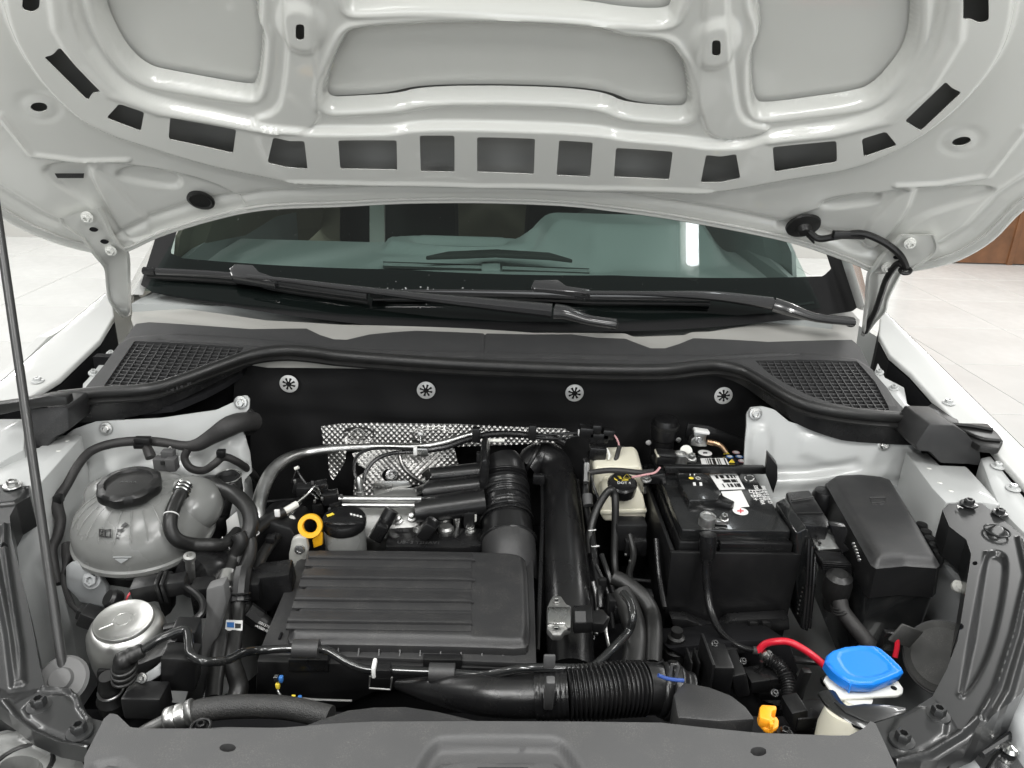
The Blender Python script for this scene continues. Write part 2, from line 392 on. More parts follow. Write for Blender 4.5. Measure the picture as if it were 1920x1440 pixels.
# ================================================================ hood
class Hood:
    phi = R_(48); rc = np.array([0.0, 1.285, 1.372]); S = np.array([0, -math.cos(R_(48)), math.sin(R_(48))]); N = np.array([0, math.sin(R_(48)), math.cos(R_(48))])
    def c(s, u): return -.26*u*u
    def uv(s, px, py):
        v = ray(px, py); u = 0.0
        for _ in range(25):
            o = s.rc+s.N*float(s.c(u)); t = (o-CAM)@s.N/(v@s.N); q = CAM+v*t-o; u = .5*u+.5*q[0]
        return (q[0], q@s.S)
    def pos(s, u, t, h=0.0):
        u, t, h = np.broadcast_arrays(np.asarray(u, float), np.asarray(t, float), np.asarray(h, float))
        return s.rc+u[..., None]*np.array([1., 0, 0])+t[..., None]*s.S+(s.c(u)-h)[..., None]*s.N
    def p(s, px, py, h=0.0): return Vector(s.pos(*s.uv(px, py), h))
HS = Hood()
rear = [(300, 440), (400, 409), (500, 390), (640, 384), (760, 378), (900, 377), (1050, 382), (1130, 390), (1250, 406), (1400, 433), (1500, 456), (1600, 491), (1640, 508)]
L_ = [HS.uv(*q) for q in [(0, 402), (40, 425), (100, 450), (165, 468), (215, 474), (245, 465)]]
R2 = [HS.uv(*q) for q in [(1690, 507), (1745, 499), (1800, 483), (1860, 447), (1920, 388)]]
outline = [(-.66, .86), (-.735, .6), (-.765, .42), (-.765, .27)]+L_[0:]+[HS.uv(*q) for q in rear]+R2+[(.765, .27), (.765, .42), (.735, .6), (.66, .86), (.4, .93), (0, .95), (-.4, .93)]
cutC = [(610, 192), (613, 160), (628, 122), (642, 92), (655, 68), (670, 60), (760, 53), (950, 50), (1125, 60), (1160, 75), (1225, 80), (1252, 88), (1263, 105), (1278, 122), (1287, 155), (1292, 190), (1290, 214), (1275, 220), (1172, 212), (1140, 195), (1080, 186), (950, 181), (785, 183), (742, 196), (640, 201), (620, 201)]
cutT = [(655, -60), (655, 5), (668, 14), (800, 9), (950, 15), (1100, 22), (1170, 34), (1245, 38), (1258, 30), (1265, 5), (1268, -60)]
cutL = [(188, -60), (186, 0), (192, 25), (203, 55), (222, 92), (245, 122), (272, 142), (300, 151), (465, 180), (477, 172), (485, 130), (488, 75), (485, 58), (476, 44), (478, 0), (476, -60)]
cutR = [(1422, -60), (1418, 6), (1430, 32), (1432, 68), (1416, 98), (1413, 130), (1414, 178), (1420, 205), (1432, 214), (1500, 206), (1600, 193), (1642, 180), (1690, 126), (1708, 88), (1714, 40), (1712, -60)]
def up(uvs): return [tuple(map(float, k)) for k in chaikin(uvs, 2)]
CUT = [up([HS.uv(*k) for k in c]) for c in (cutC, cutL, cutR)]
u1, u2 = HS.uv(655, 10), HS.uv(1265, 25)
CUT.append(up([(u1[0]-.005, .60), u1, HS.uv(668, 14), HS.uv(800, 9), HS.uv(950, 15), HS.uv(1100, 22), HS.uv(1170, 34), HS.uv(1245, 38), u2, (u2[0]+.005, .60), (.12, .70), (-.12, .70)]))
# the side cut-outs run on above the picture
for q, sgn in ((1, -1), (2, 1)):
    pass
holes_px = [[(88, 92), (104, 88), (118, 73), (195, 157), (178, 160), (170, 174)], [(228, 180), (275, 196), (268, 232), (204, 207)], [(323, 205), (446, 229), (440, 274), (320, 247)],
            [(515, 244), (545, 251), (573, 251), (579, 304), (540, 301), (504, 292)], [(636, 250), (745, 250), (746, 306), (640, 304)], [(788, 241), (853, 241), (853, 310), (790, 309)],
            [(895, 244), (1003, 247), (1001, 314), (895, 310)], [(1048, 250), (1111, 254), (1106, 319), (1043, 316)], [(1154, 264), (1260, 271), (1253, 324), (1150, 319)],
            [(1322, 277), (1350, 280), (1378, 275), (1386, 321), (1350, 329), (1312, 329)], [(1446, 262), (1565, 250), (1566, 290), (1450, 309)], [(1612, 246), (1657, 232), (1678, 258), (1616, 280)],
            [(1692, 212), (1768, 138), (1780, 150), (1798, 158), (1722, 231), (1708, 222)], [(1799, -35), (1799, 20), (1815, 20), (1830, 28), (1848, 24), (1847, -35)], [(52, -60), (85, -62), (80, 0), (66, 8), (48, 2)]]
def rnd(uvs, r=.003):
    """small corner rounding"""
    P = [np.array(p) for p in uvs]; out = []
    for i in range(len(P)):
        a, b, c = P[i-1], P[i], P[(i+1) % len(P)]; ab = (a-b)/np.linalg.norm(a-b); cb = (c-b)/np.linalg.norm(c-b); k = min(r, np.linalg.norm(a-b)*.4, np.linalg.norm(c-b)*.4)
        s, e = b+ab*k, b+cb*k; out += [tuple(s), tuple(.25*s+.5*b+.25*e), tuple(e)]
    return out
HOLES = [rnd([HS.uv(*k) for k in h]) for h in holes_px]
def ell(px, py, a, b, n=20, surf=HS, ang=0):
    c, s = math.cos(ang), math.sin(ang)
    return [surf.uv(px+a*math.cos(2*math.pi*i/n)*c-b*math.sin(2*math.pi*i/n)*s, py+a*math.cos(2*math.pi*i/n)*s+b*math.sin(2*math.pi*i/n)*c) for i in range(n)]
SLOTS = [ell(73, 201, 16, 9), ell(1803, 265, 18, 8, ang=-.2)]
for (x, y, a) in ((565, 47, .02), (1341, 77, 0)):
    SLOTS.append(rnd([HS.uv(x-8, y-15), HS.uv(x+8, y-15), HS.uv(x+8, y+15), HS.uv(x-8, y+15)], .006))
band = [(5, -60), (12, 20), (50, 105), (110, 180), (180, 235), (300, 274), (400, 304), (500, 324), (560, 337), (780, 342), (1000, 349), (1200, 356), (1345, 354), (1480, 327), (1600, 309), (1700, 264), (1795, 195), (1865, 110), (1895, 40), (1905, -60),
        (1770, -60), (1765, 20), (1740, 100), (1680, 180), (1640, 210), (1560, 232), (1440, 245), (1400, 262), (1330, 264), (1280, 256), (1170, 248), (1130, 238), (950, 230), (780, 228), (730, 238), (640, 238), (580, 238), (500, 230), (440, 216), (300, 188), (240, 162), (205, 130), (150, 55), (135, -60)]
ribL = [(528, -60), (533, 30), (541, 80), (531, 180), (515, 208), (470, 219), (500, 235), (600, 240), (598, 180), (600, 130), (592, 90), (590, 40), (590, -60)]
ribR = [(1322, -60), (1318, 60), (1312, 90), (1306, 130), (1308, 200), (1330, 262), (1420, 250), (1450, 236), (1400, 226), (1383, 205), (1374, 130), (1366, 60), (1362, -60)]
pockL = [(72, 312), (150, 305), (250, 312), (330, 325), (420, 352), (470, 388), (440, 402), (330, 430), (235, 458), (205, 410), (150, 372), (105, 345)]
pockR = [(1868, 350), (1780, 352), (1680, 358), (1590, 376), (1500, 405), (1440, 428), (1540, 446), (1632, 492), (1680, 455), (1720, 410), (1800, 385), (1850, 370)]
scoopL = [(215, 330), (250, 318), (330, 332), (340, 350), (325, 362), (225, 345)]; scoopR = [(1535, 385), (1560, 372), (1640, 362), (1655, 375), (1640, 390), (1545, 400)]
triL = [(162, 318), (185, 320), (300, 440), (238, 458), (196, 385)]; triR = [(1720, 350), (1700, 352), (1615, 440), (1625, 480), (1660, 455), (1700, 405)]
CUTD = None
def hood_h(U, V, m):
    H = np.zeros(U.shape)
    for c in CUT:
        d = sdf(c, U, V); H += -.020*sm(1-d/.007)+.0032*np.exp(-((d-.0125)/.0038)**2)
    H += .003*sm(1+sdf(outline, U, V)/.012)
    o = sdf(outline, U, V); H += -.005*np.exp(-((o+.034)/.007)**2)
    for (x, y) in ((565, 47), (1341, 77)):
        a, b = HS.uv(x, y); d = np.sqrt((U-a)**2+((V-b)*.8)**2); H += .006*sm((.034-d)/.014)
    for (x, y) in ((73, 201), (1803, 265)):
        a, b = HS.uv(x, y); d = np.sqrt((U-a)**2+((V-b))**2); H += -.0015*np.exp(-((d-.02)/.006)**2)
    return H
tuv = lambda q: [HS.uv(*k) for k in q]
hood = thing('hood', 'raised white car hood seen from below with pressed ribs and a row of slots', 'hood', (0, 1.0, 1.3))
feats = [('l', tuv([(105, -40), (114, 40), (152, 108), (212, 164), (300, 197), (440, 221), (520, 236)]), .0025, .009), ('l', tuv([(1797, -40), (1790, 60), (1737, 150), (1662, 214), (1560, 239), (1440, 252)]), .0025, .009), ('l', tuv([(545, 331), (700, 334), (900, 338), (1100, 342), (1330, 349)]), .0025, .009), ('l', tuv([(0, 215), (60, 290), (150, 302), (240, 300)]), .004, .006), ('l', tuv([(1920, 240), (1850, 330), (1760, 345), (1680, 348)]), .004, .006), (tuv(band), .014, .010, 2), (tuv(ribL), .007, .008, 2), (tuv(ribR), .007, .008, 2), (tuv(pockL), -.007, .008, 2), (tuv(pockR), -.007, .008, 2), (tuv(scoopL), -.007, .009, 2), (tuv(scoopR), -.007, .009, 2), (tuv(triL), .006, .008, 1), (tuv(triR), .006, .008, 1)]
obj('inner_panel', stamped(HS, outline, feats, CUT+HOLES+SLOTS, .0027, .0012, hood_h, uvin=True), 'white_paint', hood, smooth=60)
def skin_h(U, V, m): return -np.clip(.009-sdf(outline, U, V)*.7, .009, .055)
obj('outer_skin', stamped(HS, outline, [], [], .012, .0, skin_h, uvin=True), 'ecoat_shade', hood, smooth=60)
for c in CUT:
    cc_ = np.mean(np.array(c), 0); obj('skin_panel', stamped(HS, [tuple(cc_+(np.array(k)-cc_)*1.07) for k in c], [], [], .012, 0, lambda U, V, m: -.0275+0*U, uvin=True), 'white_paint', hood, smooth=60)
inset = [tuple(np.array(k)*np.array([.982, 1])+np.array([0, .011 if k[1] < .2 else -.006])) for k in outline]
obj('seam_sealer', tube([Vector(HS.pos(a, b, .0045)) for a, b in inset+inset[:1]], .0019, 6, 3), 'sealer', hood)
obj('rim_hem', tube([Vector(HS.pos(a, b, .0005)) for a, b in outline]+[Vector(HS.pos(*outline[0], .0005))], .0035, 8, 4), 'white_paint', hood)
pl = obj('rubber_plug', lathe([(.021, 0), (.021, .003), (.017, .0045), (.015, .003), (0, .003)], HS.p(376, 378, -.004), -Vector(HS.N), 28), 'rubber', hood)
st = obj('name_plate', prism([HS.p(*k, .001) for k in ((103, 325), (158, 325), (157, 333), (108, 333))], Vector(HS.N)*.001), 'grey_plastic', hood, smooth=0)
def ribbon(st, t=.003, name='x', flange=0):
    """plate through stations (left point, right point)"""
    rings = []
    for a, b in st:
        a, b = Vector(a), Vector(b); d = Vector((0, t, 0)); e = Vector((0, -flange, 0)); w_ = (b-a).normalized()*t
        rings.append([a+e, a, b, b+e, b+e+w_*.7, b+d+w_*.7, a+d-w_*.7, a+e-w_*.7] if flange else [a, b, b+d, a+d])
    return loft(rings)
def hinge(rows, yend, bolts, label, slots=()):
    st = []; n = len(rows); k = 4
    for i, (lx, ly, rx, ry) in enumerate(rows):
        if i < k: a, b = HS.p(lx, ly, .010), HS.p(rx, ry, .010); y0 = (a.y+b.y)/2
        else:
            y = y0+(yend-y0)*(i-k+1)/(n-k); a, b = Yp(lx, ly, y), Yp(rx, ry, y)
        st.append((a, b))
    A = cr([tuple(p)+tuple(q) for p, q in st], 4)
    h = obj('hinge_arm', ribbon([(q[:3], q[3:]) for q in A], .004, flange=.007), 'white_paint', hood, label=label, smooth=40)
    for x, y in slots:
        obj('arm_slot', lathe([(.007, 0), (.0065, .0012), (0, .0014)], HS.p(x, y, .0165), -Vector(HS.N)*.6+Vector((0, -.5, .1)), 16, lambda t, h_: 1-.45*abs(math.sin(t))), 'deep_black', h)
    for x, y in bolts: obj('hinge_bolt', bolt_vf(HS.p(x, y, .013), -Vector(HS.N)*.6+Vector((0, -.5, .1)), .0095, .0065, .006), 'white_paint', h)
    return h
hinge([(120, 398, 186, 380), (130, 414, 197, 400), (163, 438, 208, 424), (186, 468, 224, 450), (201, 500, 238, 478), (205, 530, 240, 520), (209, 560, 241, 558), (222, 580, 241, 580), (235, 593, 240, 592)], 1.37, [(168, 394), (212, 457)], 'hood hinge arm on the side of the prop rod', [(181, 414), (201, 437)])
hinge([(1690, 430, 1742, 430), (1670, 452, 1748, 452), (1650, 474, 1738, 470), (1638, 492, 1705, 492), (1630, 515, 1690, 505), (1627, 545, 1672, 535), (1626, 570, 1660, 562), (1623, 592, 1655, 584), (1620, 618, 1638, 604), (1618, 628, 1622, 626)], 1.37, [(1702, 443), (1660, 488)], 'hood hinge arm with a black hose along it', [(1678, 466)])

# ================================================================ car body
car = thing('car_body', 'white car body around the open engine bay with fenders, pillars and windshield', 'car', (0, 1.5, .25))
def fz(x, y): return 1.0+.15*(y-1.0)
FS = ZSurf(fz)
def fender(pix, bolts, lab):
    P = [FS.p(*k) for k in pix]; f = obj('fender', prism(P, (0, 0, -.014), bev=.004, seg=3), 'outer_white', car, label=lab); cen = sum(P, Vector())/len(P); obj('gap_shade', prism([cen+(p-cen)*.985+Vector((0, 0, -.016)) for p in P], (0, 0, -.28)), 'deep_black', f, smooth=0)  # black block under the fender stands in for the shaded gap
    sx = 1 if cen.x > 0 else -1; rows = [[p+Vector((sx*dx, 0, dz)) for p in P[:4]] for dx, dz in ((.001, -.002), (.006, -.006), (.02, -.05), (.03, -.35))]
    obj('fender_side', loft(rows, caps=False, closed=False), 'outer_white', f, smooth=60)
    for x, y in bolts: obj('bolt', bolt_vf(FS.p(x, y, .0005), (0, 0, 1), .011, .0065, .006), 'bay_white', f)
    return f
fender([(203, 543), (100, 629), (0, 714), (-130, 822), (-150, 850), (-60, 785), (0, 757), (58, 740), (112, 707), (187, 636), (214, 592), (210, 560)], [(71, 716)], 'white fender beside the prop rod')
fender([(1655, 578), (1780, 700), (1920, 838), (2040, 950), (2060, 1010), (1985, 985), (1905, 890), (1868, 850), (1830, 800), (1795, 792), (1750, 745), (1707, 697), (1668, 664), (1648, 628), (1650, 596)], [(1778, 757)], 'white fender beside the washer filler and fuse box')
# lower body: closes the bay below and at the sides
obj('undertray', prism([(-.72, .42, .50), (.72, .42, .50), (.72, 1.45, .50), (-.72, 1.45, .50)], (0, 0, -.02)), 'deep_black', car, smooth=0)
for s in (-1, 1):
    obj('outer_side', prism([(s*.86, .55, .25), (s*.92, 1.3, .25), (s*.92, 3.3, .25), (s*.92, 3.3, 1.0), (s*.92, 1.5, 1.04), (s*.90, 1.0, .95), (s*.80, .55, .86)], (-s*.02, 0, 0)), 'outer_white', car, smooth=0)
obj('bumper', prism([(-.8, .50, .25), (.8, .50, .25), (.8, .50, .85), (.45, .47, .86), (-.45, .47, .86), (-.8, .50, .85)], (0, .03, 0)), 'outer_white', car, smooth=0)
obj('roof', prism([(-.62, 2.0, 1.57), (.62, 2.0, 1.57), (.60, 3.6, 1.56), (-.60, 3.6, 1.56)], (0, 0, .03), bev=.01), 'outer_white', car)
# inner rails (white ledges with the wall below them)
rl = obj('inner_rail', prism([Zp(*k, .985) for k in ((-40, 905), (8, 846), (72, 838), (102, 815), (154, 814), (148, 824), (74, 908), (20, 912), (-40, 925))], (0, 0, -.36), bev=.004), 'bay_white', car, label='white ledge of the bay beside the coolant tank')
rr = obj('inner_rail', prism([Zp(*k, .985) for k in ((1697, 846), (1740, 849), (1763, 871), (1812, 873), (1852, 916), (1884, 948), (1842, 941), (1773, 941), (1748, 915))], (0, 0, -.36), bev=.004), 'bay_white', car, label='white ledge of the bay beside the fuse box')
for x, y in ((126, 826), (110, 845)): obj('weld_mark', lathe([(.004, 0), (.003, .0006), (0, .0006)], Zp(x, y, .985), n=12), 'white_paint', rl)
for x, y in ((1742, 878), (1762, 905), (1783, 920)): obj('weld_mark', lathe([(.004, 0), (.003, .0006), (0, .0006)], Zp(x, y, .985), n=12), 'white_paint', rr)
# strut wall panels
SL = Plane((-.5, 1.185, 1.0), (1, 0, 0), (0, .22, 1)); SR = Plane((.55, 1.185, 1.0), (1, 0, 0), (0, .22, 1))
wallL = [(92, 840), (138, 805), (180, 790), (300, 784), (405, 769), (440, 753), (452, 743), (461, 741), (468, 748), (467, 766), (455, 780), (450, 800), (458, 815), (468, 850), (472, 885), (458, 900), (462, 1150), (60, 1180), (70, 900)]
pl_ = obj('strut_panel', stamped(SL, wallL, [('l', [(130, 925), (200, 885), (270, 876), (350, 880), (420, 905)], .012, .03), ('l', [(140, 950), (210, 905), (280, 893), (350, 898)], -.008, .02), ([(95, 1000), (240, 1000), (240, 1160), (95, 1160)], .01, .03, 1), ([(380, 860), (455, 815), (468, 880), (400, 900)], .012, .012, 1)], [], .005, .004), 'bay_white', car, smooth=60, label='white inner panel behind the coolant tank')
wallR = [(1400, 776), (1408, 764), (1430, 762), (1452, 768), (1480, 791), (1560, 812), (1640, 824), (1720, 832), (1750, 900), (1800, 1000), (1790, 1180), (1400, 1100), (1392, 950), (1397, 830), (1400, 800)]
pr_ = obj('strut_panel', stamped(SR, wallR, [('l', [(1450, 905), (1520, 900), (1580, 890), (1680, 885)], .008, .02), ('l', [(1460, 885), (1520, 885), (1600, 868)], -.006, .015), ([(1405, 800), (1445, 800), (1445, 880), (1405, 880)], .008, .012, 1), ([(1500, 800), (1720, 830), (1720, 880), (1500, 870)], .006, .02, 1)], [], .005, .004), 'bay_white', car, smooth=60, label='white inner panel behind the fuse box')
for x, y in ((200, 803), (452, 754)): bolt(SL.p(x, y, .002), SL.n, pl_, .0115, 'zinc', .0075, .006)
for x, y in ((1415, 775), (1654, 833)): bolt(SR.p(x, y, .004), SR.n, pr_, .0115, 'zinc', .0075, .006)
# strut tower domes
for x, lab in ((-.53, 'l'), (.60, 'r')):
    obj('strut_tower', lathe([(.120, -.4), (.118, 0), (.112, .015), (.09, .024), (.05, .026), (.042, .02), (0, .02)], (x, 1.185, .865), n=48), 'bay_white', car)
# firewall behind the insulation
obj('firewall', prism([(-.74, 1.36, .45), (.74, 1.36, .45), (.74, 1.36, 1.05), (-.74, 1.36, 1.05)], (0, .02, 0)), 'deep_black', car, smooth=0)
for s in (-1, 1):   # wheel housings below the rails
    obj('wheel_housing', prism([(s*.70, .72, .5), (s*.70, 1.36, .5), (s*.70, 1.36, .93), (s*.70, .72, .88)], (s*.03, 0, 0)), 'bay_grey', car, smooth=0)

# ================================================================ cowl and windshield
def cz(x, y): return 1.087+.22*(y-1.26)-.032*(x/.7)**2
CS = ZSurf(cz)
class Wind:
    def base(s, u): return 1.425+.20*u*u, 1.120+.035*u*u
    def pos(s, u, t, h=0.0):
        u, t, h = np.broadcast_arrays(np.asarray(u, float), np.asarray(t, float), np.asarray(h, float)); y, z = s.base(u)
        return np.stack([u*(1-.10*t), y+.883*t-.469*h, z+.469*t+.883*h], -1)
    def uv(s, px, py):
        u = 0.0; v = ray(px, py); t = 0.0; N = np.array([0, -.469, .883])
        for _ in range(30):
            y, z = s.base(u); o = np.array([0, y, z]); k = (o-CAM)@N/(v@N); q = CAM+v*k; t = (q[1]-y)/.883; u = .5*u+.5*q[0]/(1-.10*t)
        return (u, t)
    def p(s, px, py, h=0.0): return Vector(s.pos(*s.uv(px, py), h))
WS = Wind()
gu, gt = np.meshgrid(np.linspace(-.70, .70, 41), np.linspace(0, .9, 21), indexing='ij')
def grid(P):
    a, b = P.shape[:2]; i = np.arange(a*b).reshape(a, b); return (P.reshape(-1, 3), np.stack([i[:-1, :-1], i[1:, :-1], i[1:, 1:], i[:-1, 1:]], -1).reshape(-1, 4).tolist())
ws = obj('windshield', grid(WS.pos(gu, gt, 0.0)), 'windshield_glass', car, label='green tinted windshield above the wipers', smooth=60)
# black printed border on the inside of the glass
fr = [(285, 545), (700, 606), (1000, 618), (1300, 612), (1600, 580), (1625, 560), (1590, 470), (1550, 380), (1520, 380), (1560, 500), (1545, 514), (1150, 512), (750, 501), (340, 480), (318, 470), (345, 380), (310, 380), (262, 530)]
def wind_flat(poly, h): return prism([WS.p(*k, h) for k in poly], (0, .0008, -.0015))
obj('black_border', stamped(WS, fr, cell=.008, hfun=lambda U, V, m: -.006+0*U), 'matte_black', ws, smooth=60)
obj('vin_plate', prism([WS.p(*k, -.003) for k in ((1478, 569), (1526, 563), (1528, 567), (1480, 573))], (0, .001, -.001)), 'steel', ws, smooth=0)
for i, t in enumerate((3, 4)): pass
gs = MB(); r2 = random.Random(3)
for i in range(45):
    x, y = r2.gauss(770, 55), r2.gauss(548, 9); a = r2.uniform(.0006, .0022); p = WS.p(x, y, .0006); gs.add(lathe([(a, 0), (a*.6, .0006), (0, .0007)], p, (0, -.469, .883), 6))
for i in range(90):
    x, y = r2.uniform(340, 1500), r2.uniform(395, 560); a = r2.uniform(.0003, .0007); p = WS.p(x, y, .0005); gs.add(lathe([(a, 0), (0, .0005)], p, (0, -.469, .883), 5))
obj('water_spots', gs, 'water_mark', ws, kind='stuff')
for a, b in (((230, 558, 268, 553), (288, 452, 316, 430)), ((1607, 578, 1634, 584), (1566, 452, 1604, 462))):
    y0, y1 = (1.55, 1.75) if a[0] < 900 else (1.47, 1.66)
    ap = obj('windshield_pillar', loft([[Yp(a[0], a[1], y0), Yp((a[0]+a[2])/2, a[1]-6, y0-.03), Yp(a[2], a[3], y0), Yp((a[0]+a[2])/2, a[1]+5, y0+.06)], [Yp(b[0], b[1], y1), Yp((b[0]+b[2])/2, b[1]-3, y1-.03), Yp(b[2], b[3], y1), Yp((b[0]+b[2])/2, b[1]+5, y1+.06)]]), 'outer_white', car, smooth=70)
ct = [(252, 552), (285, 566), (330, 577), (500, 601), (640, 609), (880, 616), (1000, 624), (1200, 626), (1330, 622), (1500, 598), (1596, 583), (1612, 600), (1605, 650), (1200, 690), (910, 680), (500, 670), (262, 640), (246, 600)]
obj('cowl_top', stamped(ZSurf(lambda x, y: cz(x, y)-.008), ct, [('l', [(280, 590), (480, 622), (700, 650)], -.004, .02), ([(1180, 600), (1290, 600), (1290, 700), (1180, 700)], -.006, .02, 1)], cell=.006, thick=.02), 'cowl_metal', car, smooth=60)
# dashboard and seats behind the glass
dz = 1.115
db = obj('dashboard', stamped(zplane(dz), [(-.72, 1.50), (.72, 1.50), (.72, 2.2), (-.72, 2.2)], [([(-.62, 2.0), (-.3, 1.98), (-.05, 2.0), (-.05, 2.3), (-.62, 2.3)], .0, .05, 1), ([Zp(*k, dz)[:2] for k in ((690, 499), (730, 484), (1100, 492), (1150, 510), (700, 503))], -.010, .02), ([(.16, 1.98), (.60, 1.98), (.66, 2.3), (.10, 2.3)], .10, .12, 1), ([(-.28, 2.03), (.10, 2.03), (.14, 2.2), (-.30, 2.2)], .028, .03, 1), ([(-.20, 2.06), (.03, 2.06), (.05, 2.16), (-.22, 2.16)], -.02, .03, 1)], cell=.012, thick=.3, uvin=True), 'dash', car, smooth=50)
for a, b in (((718, 490), (905, 496)), ((942, 497), (1105, 503))):
    P = [Zp(a[0], a[1], dz+.003), Zp(b[0], b[1], dz+.003), Zp(b[0], b[1]+8, dz+.003), Zp(a[0], a[1]+8, dz+.003)]
    obj('defroster_vent', prism(P, (0, 0, -.006)), 'seat_dark', db)
    for k in (2.2, 5.0):
        obj('vent_bar', prism([Zp(a[0], a[1]+k, dz+.005), Zp(b[0], b[1]+k, dz+.005), Zp(b[0], b[1]+k+1.4, dz+.005), Zp(a[0], a[1]+k+1.4, dz+.005)], (0, 0, -.004)), 'dash', db)
obj('dash_tab', prism([Zp(*k, dz+.006) for k in ((903, 490), (938, 491), (938, 505), (903, 504))], (0, 0, -.01), bev=.003), 'dash', db)
obj('steering_wheel', tube([Vector((.37, 2.36, 1.02))+q for q in circ((0, -.9, .4), .185, 40)], .016, 10, smooth=False, caps=False), 'seat_dark', car)
for x in (-.37, .37):
    obj('seat', prism([(x-.25, 2.95, .6), (x+.25, 2.95, .6), (x+.23, 3.05, 1.15), (x+.10, 3.06, 1.2), (x-.10, 3.06, 1.2), (x-.23, 3.05, 1.15)], (0, .12, .02), bev=.03), 'seat_dark', car)
    obj('head_rest', box((x, 3.1, 1.31), (.26, .1, .18), bev=.04, seg=3), 'seat_dark', car)
obj('cabin_rear', prism([(-.92, 3.58, .4), (.92, 3.58, .4), (.8, 3.58, 1.55), (-.8, 3.58, 1.55)], (0, .02, 0)), 'cabin_reflection', car, smooth=0)
for s_ in (-1, 1): obj('cabin_side', prism([(s_*.74, 1.66, .9), (s_*.80, 3.6, .9), (s_*.66, 3.6, 1.55), (s_*.66, 2.3, 1.52), (s_*.72, 1.78, 1.2)], (s_*.01, 0, 0)), 'cabin_reflection' if s_ < 0 else 'dash', car, smooth=0)  # sheets closing the side windows; the left carries the painted reflection tone
obj('reflection_bar', prism([Yp(*k, 2.7) for k in ((693, 372), (720, 372), (720, 470), (693, 470))], (0, .03, 0)), 'wall_paint', car, smooth=0)  # pale bar added in the cabin to imitate a ceiling reflection
for s_ in (-1, 1): obj('door_trim', prism([(s_*.70, 1.62, .9), (s_*.76, 3.0, .9), (s_*.76, 3.0, 1.12), (s_*.73, 2.1, 1.165), (s_*.70, 1.68, 1.15)], (s_*.012, 0, 0)), 'dash', car, smooth=0)
obj('display_recess', prism([Zp(*k, dz+.034) for k in ((798, 480), (840, 471), (930, 467), (1030, 473), (1074, 486), (1030, 481), (930, 476), (850, 479))], (0, 0, -.01), bev=.002), 'seat_dark', db)
obj('headliner', prism([(-.62, 2.0, 1.555), (.62, 2.0, 1.555), (.60, 3.6, 1.55), (-.60, 3.6, 1.55)], (0, 0, .01)), 'wall_paint', car, smooth=0)
# ceiling tube lamp mirrored in the windshield
def mirror(px, py, z=3.23):
    u, t = WS.uv(px, py); p0 = WS.pos(u, t); d = ray(px, py); d = d/np.linalg.norm(d); n = np.cross(WS.pos(u+.01, t)-p0, WS.pos(u, t+.01)-p0); n = n/np.linalg.norm(n); r = d-2*(d@n)*n
    return Vector(p0+r*(z-p0[2])/r[2])
q0, q1 = mirror(1297, 395), mirror(1298, 494); q = (q0+q1)/2
tl = thing('tube_lamp', 'bright ceiling tube lamp mirrored in the windshield', 'lamp', (q[0], q[1], 3.25))
obj('tube', tube([q0, q1], .038, 14, 2), 'lamp_glow', tl)
obj('housing', box(q+Vector((0, 0, .08)), (.12, (q1-q0).length+.1, .06), (-(q1-q0).y, (q1-q0).x, 0), q1-q0), 'white_plastic', tl)

# cowl panel
topc = [(243, 622), (255, 607), (280, 604), (400, 612), (470, 617), (540, 616), (575, 616), (600, 628), (625, 636), (650, 637), (693, 627), (733, 623), (780, 620), (907, 625), (990, 627), (1073, 627), (1117, 633), (1173, 635), (1193, 643), (1220, 653), (1247, 653), (1273, 645), (1300, 634), (1373, 637), (1440, 641), (1507, 639), (1597, 637), (1613, 650), (1620, 667)]
seal = [(112, 750), (187, 742), (283, 735), (350, 715), (417, 690), (477, 670), (533, 663), (583, 666), (640, 673), (770, 683), (910, 691), (1100, 698), (1240, 699), (1310, 692), (1350, 691), (1390, 700), (1430, 722), (1475, 749), (1520, 768), (1585, 780), (1663, 787), (1747, 791)]
gL = [(253, 643), (355, 648), (457, 655), (450, 668), (420, 687), (383, 706), (340, 724), (320, 731), (250, 737), (187, 740)]
gR = [(1415, 680), (1500, 678), (1606, 681), (1640, 720), (1668, 771), (1600, 768), (1560, 760), (1513, 744), (1470, 722), (1440, 703)]
cow = thing('windshield_cowl', 'dark grey plastic cowl cover with air grilles below the windshield', 'cowl', (0, 1.3, 1.06))
low = [(x, y-2) for x, y in seal[::-1]]
cp = topc+[(1640, 705), (1690, 762), (1690, 786)]+low[2:-2]+[(150, 744), (196, 688)]
step = [(200, 660), (260, 626), (500, 638), (640, 657), (910, 664), (1280, 672), (1500, 662), (1640, 680), (1700, 800), (900, 720), (100, 760)]
def roundpx(pix): return [tuple(k) for k in pix]
obj('cover_panel', stamped(CS, cp, [(step, .004, .007, 1), ('l', [(909, 600), (909, 690)], -.0035, .0022), ('l', [(300, 640), (500, 652), (640, 664), (910, 673), (1280, 681), (1500, 668)], -.003, .004)], [gL, gR], .0035, .006), 'cowl_plastic', cow, smooth=50)
for g in (gL, gR): obj('plenum_tray', prism([CS.p(*k, -.03) for k in g], (0, 0, -.01), scale=1.02), 'deep_black', cow, smooth=0)
